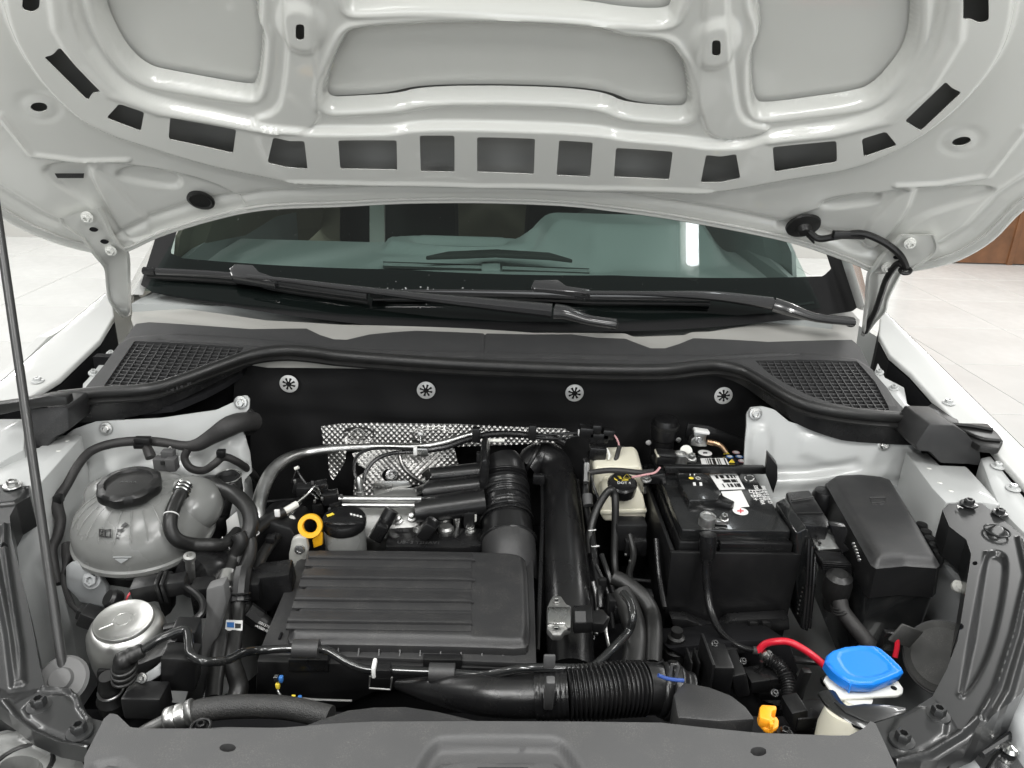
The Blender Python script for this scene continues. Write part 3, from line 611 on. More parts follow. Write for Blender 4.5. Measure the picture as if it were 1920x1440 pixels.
def grille(g, dirs, name):
    poly = [CS.uv(*k) for k in g]; A = np.array(poly); mb = MB()
    for (pa, pb, sp, wd) in dirs:
        a = np.array(CS.uv(*pa)); b = np.array(CS.uv(*pb)); dv = (b-a)/np.linalg.norm(b-a); nv = np.array([-dv[1], dv[0]])
        s0, s1 = (A@nv).min(), (A@nv).max(); s = s0+sp*.6
        while s < s1:
            ts = []
            for i in range(len(A)):
                p, q = A[i], A[(i+1) % len(A)]; e0, e1 = p@nv-s, q@nv-s
                if (e0 < 0) != (e1 < 0): ts.append((p+(q-p)*e0/(e0-e1))@dv)
            ts.sort()
            for k in range(0, len(ts)-1, 2):
                P = []
                for (tt, ss) in ((ts[k]-.002, s-wd/2), (ts[k+1]+.002, s-wd/2), (ts[k+1]+.002, s+wd/2), (ts[k]-.002, s+wd/2)):
                    c = dv*tt+nv*ss; P.append(Vector(CS.pos(c[0], c[1], .001+(.0007 if wd < .0021 else 0))))
                mb.add(prism(P, (0, 0, -.006)))
            s += sp
    return obj(name, mb, 'cowl_plastic', cow, kind='stuff', smooth=0)
grille(gL, [((253, 643), (457, 655), .0108, .0024), ((253, 643), (187, 740), .0148, .002)], 'air_grille')
grille(gR, [((1415, 680), (1606, 681), .0108, .0024), ((1606, 681), (1668, 771), .0148, .002)], 'air_grille')
# rubber seal along the cowl
sp = [CS.p(x, y, .006) for x, y in seal]
ws_ = thing('cowl_seal', 'long black rubber seal along the front edge of the cowl cover', 'rubber seal', sp[10])
obj('bulb', tube(sp, .0105, 14, 8), 'rubber', ws_)
S2 = cr(sp, 6); obj('lip', loft([[Vector(q)+Vector((0, -.006, -.008)), Vector(q)+Vector((0, -.014, -.012)), Vector(q)+Vector((0, -.012, -.016)), Vector(q)+Vector((0, -.002, -.016))] for q in S2]), 'rubber', ws_)
obj('channel', loft([[Vector(q)+Vector((0, -.006, -.014)), Vector(q)+Vector((0, -.004, -.016-.034*min(1, max(0, (abs(q[0])-.40)/.22)))), Vector(q)+Vector((0, .01, -.018-.034*min(1, max(0, (abs(q[0])-.40)/.22)))), Vector(q)+Vector((0, .012, -.014))] for q in S2]), 'satin_plastic', ws_)
obj('seam', ring(sp[-1]+Vector((-.012, 0, 0)), (1, -.1, 0), .0108, .0012), 'deep_black', ws_)
# foam corner blocks
fb = [thing('seal_block', 'dark foam block at the seal end next to the prop rod', 'foam block', Yp(90, 800, 1.12), 'corner foam blocks'), thing('seal_block', 'dark foam block at the seal end next to the fuse box', 'foam block', Yp(1790, 840, 1.1), 'corner foam blocks')]
obj('block', prism([Yp(*k, 1.115) for k in ((48, 766), (124, 763), (128, 770), (130, 806), (100, 822), (90, 838), (46, 842))], (0, .07, 0), bev=.003), 'grey_plastic', fb[0])
obj('rubber_fin', prism([Yp(*k, 1.105) for k in ((-30, 762), (40, 752), (90, 742), (124, 745), (128, 760), (85, 764), (30, 772), (-30, 785))], (0, .02, 0), bev=.003), 'rubber', fb[0])
obj('block', prism([Yp(*k, 1.10) for k in ((1716, 836), (1742, 796), (1788, 797), (1812, 812), (1838, 845), (1842, 875), (1815, 871), (1765, 869), (1745, 848), (1722, 846))], (0, .08, 0), bev=.003), 'grey_plastic', fb[1])
obj('rubber_fin', prism([Zp(*k, 1.035) for k in ((1750, 798), (1790, 792), (1852, 793), (1872, 812), (1882, 826), (1874, 840), (1838, 836), (1800, 812))], (0, 0, -.012), bev=.003), 'rubber', fb[1])
obj('fin_ridge', join(*[tube([Zp(*k, 1.038) for k in q], .003, 8, 4) for q in (((1760, 797), (1800, 806), (1840, 822), (1876, 826)), ((1775, 794), (1815, 798), (1862, 806)))]), 'rubber', fb[1])
obj('rubber_fin', prism([Zp(*k, 1.03) for k in ((1728, 768), (1752, 752), (1796, 780), (1800, 796), (1745, 797))], (0, 0, -.015), bev=.003), 'rubber', fb[1])
# hinge brackets bolted under the fender edge
hb = obj('hinge_bracket', prism([FS.p(*k, -.02) for k in ((206, 642), (226, 648), (236, 634), (150, 738), (128, 738), (124, 728), (150, 718), (152, 700), (160, 692), (180, 668))], (0, 0, -.02), bev=.002), 'bay_white', car)
for x, y in ((205, 648), (172, 683)): bolt(FS.p(x, y, -.018), (.3, -.3, 1), hb, .009, 'bay_white')
hb = obj('hinge_bracket', prism([FS.p(*k, -.02) for k in ((1650, 662), (1664, 690), (1700, 708), (1706, 738), (1728, 752), (1726, 770), (1716, 776), (1695, 742), (1668, 730), (1640, 690))], (0, 0, -.02), bev=.002), 'bay_white', car)
for x, y in ((1652, 683), (1680, 712)): bolt(FS.p(x, y, -.018), (-.3, -.3, 1), hb, .009, 'bay_white')
# insulation mat with star clips
IN = Plane((0, 1.325, 1.0), (1, 0, 0), (0, 0, 1))
ins = thing('firewall_insulation', 'black felt mat on the firewall held by four silver star clips', 'insulation mat', (0, 1.325, .7))
obj('mat', stamped(IN, [(440, 670), (1420, 690), (1440, 760), (1400, 800), (1400, 1060), (460, 1060), (470, 800), (440, 780)], [([(480, 700), (1390, 720), (1390, 790), (480, 780)], .006, .03, 1)], [], .01, .02, hfun=lambda U, V, m: .006*np.sin(U*17+3*V)*np.sin(V*29+2*U)+.002*np.sin(U*61+V*23)), 'matte_black', ins, smooth=60)
for x, y in ((545, 715), (800, 727), (1076, 732), (1353, 737)):
    p = IN.p(x, y, .012); r0 = .0172
    poly = []
    cl = join(lathe([(r0, 0), (r0, .0012), (r0*.72, .0022), (r0*.70, .0012)], p, (0, -1, 0), 28, caps=False), *[prism([p+Vector((math.cos(a)*r0*.75, -.0016, math.sin(a)*r0*.75)), p+Vector((math.cos(a+.42)*r0*.75, -.0016, math.sin(a+.42)*r0*.75)), p+Vector((math.cos(a+.33)*r0*.3, -.003, math.sin(a+.33)*r0*.3)), p+Vector((math.cos(a+.09)*r0*.3, -.003, math.sin(a+.09)*r0*.3))], (0, .001, 0)) for a in [2*math.pi*i/8+x*.37 for i in range(8)]])
    obj('star_clip', cl, 'clip_zinc', ins, smooth=30)

# ================================================================ wipers
def wiper(blade, arm, head, cap, con, lab):
    t = thing('wiper', lab, 'wiper', WS.p(*blade[0], 0))
    bp = [WS.p(x, y, .016) for x, y in blade]
    obj('blade', tube(bp, .0065, 8, 6, flat=(1.2, .8)), 'wiper_black', t)
    obj('rubber_edge', tube([WS.p(x, y+4, .006) for x, y in blade], .003, 6, 6), 'rubber', t)
    obj('end_cap', tube([bp[0]-(bp[1]-bp[0]).normalized()*.004, bp[0]+(bp[1]-bp[0]).normalized()*.022], .0085, 8, 3), 'satin_plastic', t)
    obj('arm', tube([WS.p(x, y, h) for x, y, h, r in arm], [r for x, y, h, r in arm], 10, 6, flat=(.75, 1.15)), 'wiper_black', t)
    obj('arm_head', tube([WS.p(x, y, h) for x, y, h, r in head], [r for x, y, h, r in head], 12, 6, flat=(.8, 1.2)), 'wiper_black', t)
    obj('nut_cap', lathe([(.0105, -.006), (.0105, .003), (.008, .006), (0, .0065)], WS.p(cap[0], cap[1], .03), (0, -.3, .9), 20), 'satin_plastic', t)
    obj('connector', prism([WS.p(x, y, .030) for x, y in con], (0, .006, -.018), bev=.003), 'wiper_black', t, smooth=30)
wiper([(278, 519), (440, 529), (560, 548), (690, 566)], [(470, 538, .028, .006), (560, 550, .032, .0065), (790, 580, .034, .011), (900, 592, .034, .015), (1032, 606, .034, .0185)], [(1038, 608, .034, .019), (1060, 612, .036, .017), (1100, 623, .034, .012), (1150, 629, .032, .012)], (1146, 628), [(436, 524), (448, 515), (480, 517), (492, 530), (524, 541), (520, 550), (470, 541), (440, 537)], 'black wiper reaching towards the prop rod side, head near the cowl seam')
wiper([(700, 561), (860, 561), (1000, 563), (1120, 567), (1330, 569)], [(1090, 568, .028, .006), (1200, 572, .032, .0065), (1330, 578, .034, .013), (1438, 592, .034, .0175)], [(1442, 594, .034, .018), (1470, 604, .036, .016), (1520, 618, .034, .011), (1588, 624, .032, .011)], (1584, 623), [(994, 557), (1000, 545), (1044, 544), (1060, 556), (1104, 562), (1104, 570), (1054, 566), (1000, 562)], 'black wiper reaching across the middle, head near the washer hose hinge')
# ================================================================ front panel, side members, prop rod
fm = lambda x, y: .963+.05*(y-.58)
FM = ZSurf(fm)
slam = thing('radiator_cover', 'wide dark grey plastic cover across the front of the engine bay', 'cover', (0, .5, .9))
outl = [(195, 1347), (207, 1337), (220, 1340), (245, 1364), (285, 1366), (440, 1366), (535, 1364), (620, 1357), (700, 1353), (900, 1352), (1100, 1353), (1240, 1355), (1330, 1365), (1420, 1374), (1560, 1379), (1592, 1379), (1620, 1365), (1632, 1352), (1641, 1355), (1676, 1430), (1690, 1460), (1700, 1560), (120, 1560), (158, 1432), (158, 1420)]
latch = [(775, 1460), (800, 1412), (818, 1391), (835, 1386), (1030, 1386), (1050, 1391), (1066, 1408), (1100, 1460)]
latch2 = [(808, 1470), (816, 1432), (830, 1420), (1040, 1420), (1056, 1432), (1070, 1470)]
ZS = zplane(.965)
ov = lambda x, y, a, b: [(x+a*math.cos(2*math.pi*i/16), y+b*math.sin(2*math.pi*i/16)) for i in range(16)]
obj('panel', stamped(ZS, outl, [(latch, -.012, .010, 1), (latch2, .008, .006, 1), ('l', [(180, 1436), (215, 1429), (245, 1450)], -.004, .006)], [ov(427, 1402, 16, 8), ov(1422, 1409, 16, 9)], .003, .012), 'slam_plastic', slam, smooth=45)
obj('under_panel', prism([ZS.p(*k, -.014) for k in ((330, 1346), (420, 1341), (540, 1343), (700, 1344), (1000, 1345), (1290, 1346), (1418, 1352), (1440, 1400), (330, 1400))], (0, 0, -.02), bev=.002), 'slam_plastic', slam)
obj('latch_slot', prism([ZS.p(*k, -.002) for k in ((895, 1436), (990, 1436), (996, 1470), (890, 1470))], (0, 0, -.03)), 'deep_black', slam)
obj('air_dam', prism([ZS.p(*k, -.012) for k in ((560, 1346), (600, 1331), (650, 1314), (700, 1308), (760, 1307), (820, 1316), (880, 1330), (930, 1340), (1010, 1347))], (0, 0, -.012), bev=.002), 'grey_plastic', slam)
obj('crossmember', prism([ZS.p(*k, -.035) for k in ((150, 1370), (1690, 1390), (1700, 1560), (120, 1560))], (0, 0, -.25)), 'deep_black', slam, smooth=0)
obj('clip_hole_rim', ring(ZS.p(375, 1350, -.008), (0, 0, 1), .009, .0016), 'black_plastic', slam)
for x, y in ((375, 1349), (1475, 1360)): bolt(ZS.p(x, y, -.012), (0, 0, 1), slam, .0085, 'satin_plastic', .005)
sco = obj('intake_scoop', prism([Zp(*k, .945) for k in ((1270, 1345), (1262, 1300), (1282, 1277), (1330, 1286), (1372, 1302), (1400, 1324), (1418, 1348), (1350, 1352))], (0, 0, -.10), bev=.004), 'grey_plastic', None, 'dark plastic intake scoop curving beside the orange clip', 'air scoop')
oc = thing('orange_clip', 'small orange plastic clip at the rear edge of the front cover', 'clip', Zp(1442, 1345, .93))
obj('tongue', prism([Zp(*k, .958) for k in ((1420, 1342), (1428, 1336), (1456, 1342), (1461, 1350), (1460, 1362), (1446, 1370), (1434, 1366), (1422, 1352))], (0, 0, -.006), bev=.002), 'orange_plastic', oc)
obj('hook', prism([Zp(*k, .968) for k in ((1424, 1326), (1428, 1320), (1456, 1322), (1457, 1330), (1448, 1332), (1447, 1342), (1455, 1348), (1446, 1352), (1424, 1345))], (0, 0, -.012), bev=.002), 'orange_plastic', oc)
obj('tab', box(Zp(1442, 1352, .963), (.004, .016, .008), bev=.001), 'orange_plastic', oc)

def corner(pix, beads, bolts, lab, name='corner_plate'):
    t = thing(name, lab, 'bracket', FM.p(*pix[0], -.03))
    pl = obj('plate', stamped(FM, pix, beads, [], .0018, .02), 'bracket_grey', t, smooth=50)
    for x, y in bolts: obj('bolt', bolt_vf(FM.p(x, y, .001), (0, 0, 1), .0125, .0072, .009), 'bracket_grey', pl)
    return t
corner([(-70, 1250), (20, 1300), (72, 1290), (128, 1290), (150, 1305), (165, 1345), (192, 1352), (165, 1408), (110, 1398), (60, 1376), (30, 1352), (-20, 1310), (-90, 1290)], [('l', [(5, 1318), (32, 1352), (62, 1375), (115, 1398), (165, 1405)], .005, .006), ('l', [(80, 1291), (130, 1296), (145, 1312), (152, 1330), (165, 1348)], .004, .004), ([(40, 1320), (120, 1300), (150, 1330), (180, 1360), (150, 1398), (60, 1362)], .003, .006, 1)], [(75, 1326), (150, 1375)], 'glossy dark corner plate with two bolts below the prop rod')
corner([(1640, 1356), (1700, 1336), (1748, 1306), (1775, 1330), (1802, 1376), (1822, 1345), (1838, 1352), (1815, 1392), (1760, 1425), (1682, 1436), (1650, 1380)], [('l', [(1680, 1430), (1740, 1415), (1800, 1378), (1830, 1350)], .005, .006), ([(1660, 1360), (1745, 1318), (1785, 1370), (1730, 1410), (1690, 1418)], .003, .006, 1)], [(1757, 1343), (1690, 1391)], 'glossy dark corner plate with two bolts near the washer filler')
# side members
def member(pix, beads, holes, lab, m='bracket_grey'):
    t = thing('headlight_carrier', lab, 'bracket', FM.p(*pix[0], -.2), 'headlight carriers')
    b = obj('beam', stamped(FM, pix, beads, holes, .0018, .05), m, t, smooth=50); return t, b
mt, mb_ = member([(-130, 905), (0, 907), (55, 909), (57, 930), (30, 946), (18, 968), (22, 1010), (45, 1100), (62, 1180), (75, 1250), (85, 1290), (30, 1320), (-60, 1300), (-150, 1200)],
    [('l', [(8, 985), (8, 1020), (22, 1120), (38, 1220), (42, 1282)], .005, .005), ('l', [(-20, 1000), (0, 1100), (18, 1190), (30, 1284)], .005, .006), ([(-120, 912), (50, 912), (50, 932), (20, 950), (-120, 950)], .004, .004, 1)], [ov(9, 1026, 7, 4)], 'dark metal headlight carrier beside the prop rod')
bolt(FM.p(25, 917, .005), (0, 0, 1), mb_, .013, 'zinc', .007, .008)
grv = [(1852, 1036), (1872, 1032), (1888, 1044), (1884, 1100), (1868, 1180), (1848, 1240), (1820, 1290), (1798, 1310), (1806, 1270), (1820, 1200), (1834, 1120), (1844, 1060)]
mt, mb_ = member([(1767, 956), (1779, 944), (1842, 944), (1870, 966), (1925, 1010), (1980, 1090), (1960, 1200), (1915, 1300), (1845, 1360), (1800, 1378), (1748, 1306), (1775, 1256), (1796, 1200), (1812, 1100), (1821, 1040), (1812, 1012), (1780, 987)],
    [(grv, -.007, .006, 2), ('l', [(1910, 1010), (1925, 1080), (1900, 1190), (1868, 1290), (1838, 1345)], .005, .005), ('l', [(1850, 1036), (1838, 1110), (1826, 1190), (1800, 1305)], .003, .004), ([(1848, 1000), (1868, 984), (1890, 1000), (1868, 1014)], .005, .006, 2), ('l', [(1940, 1060), (1925, 1180), (1890, 1300), (1860, 1350)], .004, .006)], [ov(1828, 1056, 5, 4), ov(1800, 1175, 7, 6)], 'dark metal headlight carrier with a long pressed groove beside the washer filler')
bolt(FM.p(1815, 950, .004), (0, 0, 1), mb_, .0125, 'bracket_grey', .007, .007)
bolt(FM.p(1874, 965, .002), (0, 0, 1), mb_, .011, 'bracket_grey', .006, .006)
obj('mark', text_vf('A', FM, 1797, 955, .012, 0, .0045), 'print_white', mb_)
obj('stamp', ring(FM.p(1868, 1000, .0045), (0, 0, 1), .016, .0014), 'bracket_grey', mb_)
# fender front ends
for P, bl, lab in (([(1842, 846), (1862, 842), (1905, 895), (1960, 960), (2000, 1040), (1940, 1000), (1905, 966), (1880, 940), (1862, 900)], [(1874, 864), (1903, 905)], 'right'), ):
    f = obj('fender_flange', prism([FS.p(*k, -.012) for k in P], (0, 0, -.05), bev=.003), 'bay_white', car, label='white fender flange with bolts beside the fuse box')
    for x, y in bl: obj('bolt', bolt_vf(FS.p(x, y, -.011), (0, 0, 1), .011, .006, .006), 'bay_white', f)
f = obj('fender_flange', prism([FS.p(*k, -.012) for k in ((-60, 790), (-10, 772), (46, 772), (42, 830), (10, 846), (-40, 880), (-90, 880))], (0, 0, -.05), bev=.003), 'bay_white', car, label='white fender flange beside the prop rod')
# headlights at the bottom corners
hl = thing('headlight', 'rear edge of a headlight below the prop rod corner', 'headlight', Zp(40, 1420, .80), 'headlights')
obj('housing', stamped(ZSurf(lambda x, y: .925+0*x), [(-200, 1370), (0, 1372), (40, 1362), (80, 1380), (120, 1406), (150, 1420), (165, 1450), (170, 1600), (-200, 1600)], [('l', [(0, 1385), (40, 1376), (75, 1395), (140, 1424)], .004, .007)], [ov(40, 1440, 42, 24)], .003, .03), 'tank_plastic', hl, smooth=50)
obj('seal_ring', ring(Zp(40, 1440, .924), (0, 0, 1), .027, .003), 'rubber', hl)
hl = thing('headlight', 'dark headlight glass at the corner by the washer filler', 'headlight', Zp(1880, 1420, .80), 'headlights')
obj('housing', prism([Zp(*k, .90) for k in ((1760, 1428), (1800, 1410), (1822, 1412), (1850, 1450), (1860, 1560), (1740, 1560))], (0, 0, -.06), bev=.004), 'bay_grey', hl)
obj('lens', prism([Zp(*k, .91) for k in ((1862, 1412), (1880, 1396), (1900, 1402), (1925, 1440), (1960, 1560), (1860, 1560), (1845, 1440))], (0, 0, -.08), bev=.008, seg=3), 'gloss_black', hl)
obj('trim', tube([Zp(*k, .914) for k in ((1840, 1415), (1875, 1392), (1905, 1372), (1940, 1350))], .004, 8), 'bracket_grey', hl)
obj('bulb_shine', lathe([(.009, 0), (.007, .004), (0, .006)], Zp(1893, 1405, .913), n=14), 'chrome', hl)
obj('fender_tip', prism([Zp(*k, .93) for k in ((1890, 1330), (1930, 1250), (2000, 1200), (2050, 1300), (1960, 1400), (1915, 1388))], (0, 0, -.2), bev=.012, seg=3), 'bay_grey', car)
# prop rod
a, b = Yp(118, 1254, .665), Yp(-2, 425, .905); dv = b-a
pr = thing('prop_rod', 'slim dark metal rod propping the hood open', 'prop rod', a)
obj('rod', tube([a-dv*.01, a+dv*.5, b, a+dv*1.16], .0050, 12, 2, smooth=False), 'rod_steel', pr)
obj('grommet', lathe([(.026, 0), (.027, .003), (.024, .006), (.013, .0075), (.011, .012), (.0065, .012)], a-dv.normalized()*.006+Vector((.002, -.006, -.004)), (.1, -.55, .8), 28), 'mid_grey', pr)
hh = obj('hook_tip', tube([a+dv*1.15, a+dv*1.19+Vector((-.01, 0, .01)), a+dv*1.2+Vector((-.04, 0, .015))], .0060, 10), 'rod_steel', pr)
# washer hose on the hood
gp = HS.p(1505, 418, .004); wh = thing('washer_hose', 'black washer hose running from a hood grommet down the hinge', 'hose', gp)
obj('grommet', lathe([(.027, 0), (.026, .004), (.012, .007), (.008, .016)], gp-Vector(HS.N)*-.0, -Vector(HS.N), 28), 'rubber', wh)
hp = [HS.p(*k, h) for k, h in (((1508, 416), .012), ((1530, 428), .02), ((1565, 426), .018), ((1610, 424), .014), ((1650, 435), .018), ((1680, 452), .026), ((1691, 475), .028))]
y6 = hp[6].y; hp += [Yp(px_, py_, y6+(1.345-y6)*f_) for px_, py_, f_ in ((1684, 494, .05), (1664, 520, .2), (1653, 550, .42), (1643, 580, .65), (1631, 604, .85), (1622, 622, 1.0))]
obj('tube', tube(hp, .0054, 10, 8), 'rubber', wh)
obj('clip', box((hp[2]+hp[3])/2, (.05, .012, .012), bev=.002), 'black_plastic', wh)
obj('tie', prism([HS.p(*k, .02) for k in ((1508, 425), (1513, 424), (1524, 437), (1521, 438))], Vector(HS.N)*.004), 'rubber', wh)
obj('clamp', ring(hp[6]+Vector((0, 0, -.004)), (.2, .4, -.8), .0075, .003), 'black_plastic', wh)

# ================================================================ left side: coolant tank and its hoses
TC = Yp(271, 982, .98); ta, tb = .096, .068
ax = Vector((0, -.10, 1)).normalized()
tank = thing('coolant_tank', 'round translucent grey coolant expansion tank with black screw cap', 'coolant tank', TC-ax*.09)
prof = [(0, -tb*1.02)]+[(ta*math.cos(t), tb*math.sin(t)) for t in np.linspace(-1.45, -.34, 12)]+[(ta*1.0, -.019), (ta*1.035, -.017), (ta*1.035, -.011), (ta*1.0, -.009)]+[(ta*math.cos(t), tb*math.sin(t)) for t in np.linspace(-.08, 1.12, 16)]+[(.036, tb*.945), (.034, tb*1.05), (0, tb*1.05)]
def lob(t, h): return 1+.012*math.cos(3*t+.6)
obj('tank', lathe(prof, TC, ax, 64, lob), 'tank_plastic', tank, smooth=50)
for x, y, r in ((352, 948, .052), (205, 928, .034)):
    c = Yp(x, y, 1.0); obj('tank_lobe', lathe([(r*math.cos(t), r*.8*math.sin(t)) for t in np.linspace(-1.57, 1.57, 14)], c, ax, 24), 'tank_plastic', tank)
for k_ in range(9):
    th = math.radians(200+14*k_); obj('mould_rib', tube([TC+Vector((ta*1.002*math.cos(e)*math.cos(th), ta*1.002*math.cos(e)*math.sin(th), tb*1.002*math.sin(e)-.1*0)) for e in np.linspace(.35, 0.95, 6)], .0005, 6, 3), 'tank_plastic', tank)
cc = TC+ax*(tb*.96)+Vector((-.002, -.012, 0))
def oct_(t, h): return 1+(.03*math.cos(8*t) if h < .017 else 0)
cap = obj('screw_cap', lathe([(.041, 0), (.0425, .003), (.0425, .014), (.039, .0175), (.032, .018), (.030, .0145), (0, .0155)], cc, ax, 64, oct_), 'rubber', tank, smooth=40)
obj('cap_print', join(*[tube([cc+ax*.0158+Vector((-.012+.006*i, 0, 0)), cc+ax*.0158+Vector((-.010+.006*i, .003, 0)), cc+ax*.0158+Vector((-.008+.006*i, 0, 0))], .0005, 5, 2) for i in range(4)]), 'mid_grey', cap)
def on_tank(px, py, k=1.004):
    d = Vector(ray(px, py)).normalized(); o = Vector(CAM)-TC
    f = lambda v: Vector((v.x/ta, v.y/ta, v.z/tb))
    o2, d2 = f(o), f(d); A, B, Cc = d2.dot(d2), 2*o2.dot(d2), o2.dot(o2)-k*k; D = max(0, B*B-4*A*Cc); t = (-B-math.sqrt(D))/(2*A); return Vector(CAM)+d*t
def decal(pixs, parent, m, name, off=.0008):
    mb = MB()
    for pix in pixs:
        P = [on_tank(*k) for k in pix]; n = (P[0]-TC).normalized(); mb.add(prism([p+n*off for p in P], -n*.0015))
    return obj(name, mb, m, parent, smooth=0)
bk = [[(186, 992), (188, 992), (188, 1005), (186, 1004)], [(206, 993), (208, 993), (208, 1007), (206, 1006)], [(186, 1003), (197, 1005), (208, 1006), (208, 1008), (197, 1007), (186, 1006)], [(186, 991), (197, 993), (208, 992), (208, 994), (197, 995), (186, 993)], [(196, 994), (198, 994), (198, 1006), (196, 1006)], [(190, 995), (192, 995), (192, 1000), (190, 1000)], [(190, 1001), (192, 1001), (192, 1003), (190, 1003)]]
decal(bk, tank, 'print_black', 'book_symbol')
decal([[(229, 984), (235, 979), (240, 983), (234, 988), (226, 989)], [(220, 992), (232, 991), (226, 997), (221, 998)], [(219, 1001), (222, 1001), (222, 1003), (219, 1003)], [(218.5, 1007.5), (222, 1007.5), (222, 1010.5), (218.5, 1010.5)]], tank, 'print_black', 'filling_symbol')
decal([[(212, 1044), (246, 1044), (246, 1045.2), (212, 1045.2)], [(216, 1048), (240, 1048), (228, 1056)]], tank, 'bay_grey', 'level_mark')

def hose(name, pts, r, m, lab=None, cat='hose', parent=None, n=12, sub=8, group=None, **k):
    P = [Yp(*q) if len(q) == 3 else Vector(q) for q in pts]
    if parent is not None: return obj(name, tube(P, r, n, sub, **k), m, parent)
    return obj(name, tube(P, r, n, sub, **k), m, None, lab, cat, group)
h1 = thing('coolant_hose', 'bent black rubber hose clipped to the side of the coolant tank', 'hose', Yp(330, 1010, .95))
tp = [on_tank(346, 912, 1.10), on_tank(333, 936, 1.14), on_tank(321, 966, 1.15), on_tank(320, 993, 1.15), on_tank(334, 1013, 1.15), on_tank(362, 1021, 1.15)]
yl = tp[-1].y
obj('rubber_tube', tube(tp+[Yp(395, 1022, yl+.005), Yp(415, 1022, yl+.015), Yp(433, 1012, yl+.03), Yp(446, 998, yl+.05)], .0098, 12, 8), 'rubber', h1)
obj('spring_clip', join(*[ring(tp[0].lerp(tp[1], q), tp[1]-tp[0], .0108, .0018) for q in (.05, .3, .55)]), 'chrome', h1)
obj('paint_ring', ring(tp[2], tp[3]-tp[1], .0099, .0009), 'print_white', h1)
obj('paint_ring', ring(Yp(424, 1018, yl+.022), (1, .6, .5), .0099, .0009), 'print_white', h1)
h2 = thing('coolant_hose', 'thick black hose arching from the quick coupling behind the coolant tank', 'hose', Yp(450, 950, 1.0))
hose('rubber_tube', [(398, 905, 1.04), (412, 916, 1.03), (440, 928, 1.01), (464, 952, .99), (471, 980, .97), (464, 1005, .955), (448, 1040, .94), (436, 1075, .92), (428, 1105, .90)], .0118, 'rubber', parent=h2)
obj('coupling', tube([Yp(396, 892, 1.05), Yp(397, 908, 1.045)], .015, 16, 2), 'black_plastic', h2)
obj('paint_ring', ring(Yp(470, 998, .965), (.2, .2, 1), .0118, .001), 'print_white', h2)
h3 = thing('coolant_hose', 'black hose with a large quick coupling dropping behind the coolant tank', 'hose', Yp(425, 960, 1.05))
obj('coupling', lathe([(.018, -.02), (.021, -.015), (.021, .008), (.018, .012), (.015, .012), (.012, .006)], Yp(428, 905, 1.07), (0, -.1, 1), 24), 'black_plastic', h3)
obj('wire_clip', ring(Yp(428, 893, 1.07), (0, -.1, 1), .0195, .0013), 'chrome', h3)
hose('rubber_tube', [(427, 915, 1.07), (420, 945, 1.06), (412, 985, 1.05), (405, 1020, 1.04), (400, 1060, 1.02)], .0125, 'rubber', parent=h3)
obj('collar', lathe([(.015, 0), (.016, .004), (.016, .02), (.0145, .024)], Yp(410, 990, 1.045), (.05, .1, 1), 20), 'black_plastic', h3)
obj('label_tag', prism([Yp(*k, 1.0) for k in ((424, 976), (444, 959), (450, 990), (428, 1010))], (0, .001, 0)), 'pale_paper', h3, smooth=0)
h4 = thing('heater_hose', 'black ribbed heater hose hanging in front of the thick arching hose', 'hose', Yp(425, 1150, .85))
hose('rubber_tube', [(446, 1000, .945), (452, 1018, .94), (440, 1045, .935), (430, 1075, .91), (425, 1100, .885), (422, 1150, .85), (414, 1210, .80), (404, 1270, .755), (400, 1312, .725)], .0105, 'rubber', parent=h4)
obj('coupling', tube([Yp(427, 1075, .905), Yp(424, 1098, .885)], .0125, 12, 2), 'zinc', h4)
obj('paint_ring', ring(Yp(424, 1099, .884), (0, .6, 1), .0112, .001), 'print_white', h4)
h5 = thing('heater_hose', 'grey black hose with white TOP mark and white sticker', 'hose', Yp(440, 1180, .84))
hose('rubber_tube', [(455, 998, .955), (470, 1015, .95), (468, 1045, .93), (456, 1075, .905), (449, 1110, .875), (446, 1150, .85), (440, 1200, .81), (436, 1240, .78), (444, 1270, .76), (448, 1290, .745), (440, 1318, .73)], [.0085, .0085, .0088, .0095, .0095, .0095, .0098, .011, .0118, .0118, .0118], 'rubber', parent=h5)
obj('coupling', tube([Yp(456, 1070, .90), Yp(452, 1090, .885), Yp(449, 1130, .862)], .0130, 10, 2), 'black_plastic', h5)
obj('coupling_collar', join(*[ring(Yp(450, y, .868), (0, .6, 1), .0132, .0016) for y in (1112, 1122, 1130)]), 'black_plastic', h5)
HP = Plane(Yp(440, 1172, .822), (1, 0, 0), (0, .45, 1))
obj('sticker', quad_on(HP, ((426, 1161), (457, 1162), (456, 1181), (424, 1179)), .004, .001), 'print_white', h5, smooth=0)
obj('sticker_print', quad_on(HP, ((428, 1165), (441, 1165), (441, 1175), (428, 1174)), .0050, .0008), 'blue_print', h5, smooth=0)
obj('sticker_print', quad_on(HP, ((443, 1167), (454, 1168), (453, 1176), (443, 1176)), .0050, .0008), 'grey_plastic', h5, smooth=0)
obj('lettering', text_vf('TOP', HP, 433, 1189, .0105, R_(88), .0035), 'print_white', h5)
obj('white_mark', quad_on(HP, ((438, 1181), (441, 1181), (440, 1197), (437, 1197)), .0035, .0008), 'print_white', h5, smooth=0)
h6 = thing('breather_hose', 'printed black breather hose leading from the heater hose under the air box', 'hose', Yp(490, 1160, .86))
hose('rubber_tube', [(452, 1140, .86), (470, 1150, .865), (500, 1170, .865), (535, 1205, .86)], .0105, 'rubber', parent=h6)
obj('coupling', tube([Yp(462, 1145, .858), Yp(484, 1161, .858)], .0135, 10, 2), 'black_plastic', h6)
B6 = Plane(Yp(495, 1172, .852), (1, .0, -.62), (0, .5, .8))
obj('lettering', join(text_vf('000137005', B6, 497, 1172, .0052, 0, .004), text_vf('4A500N05', B6, 491, 1178, .0052, 0, .004)), 'print_white', h6)
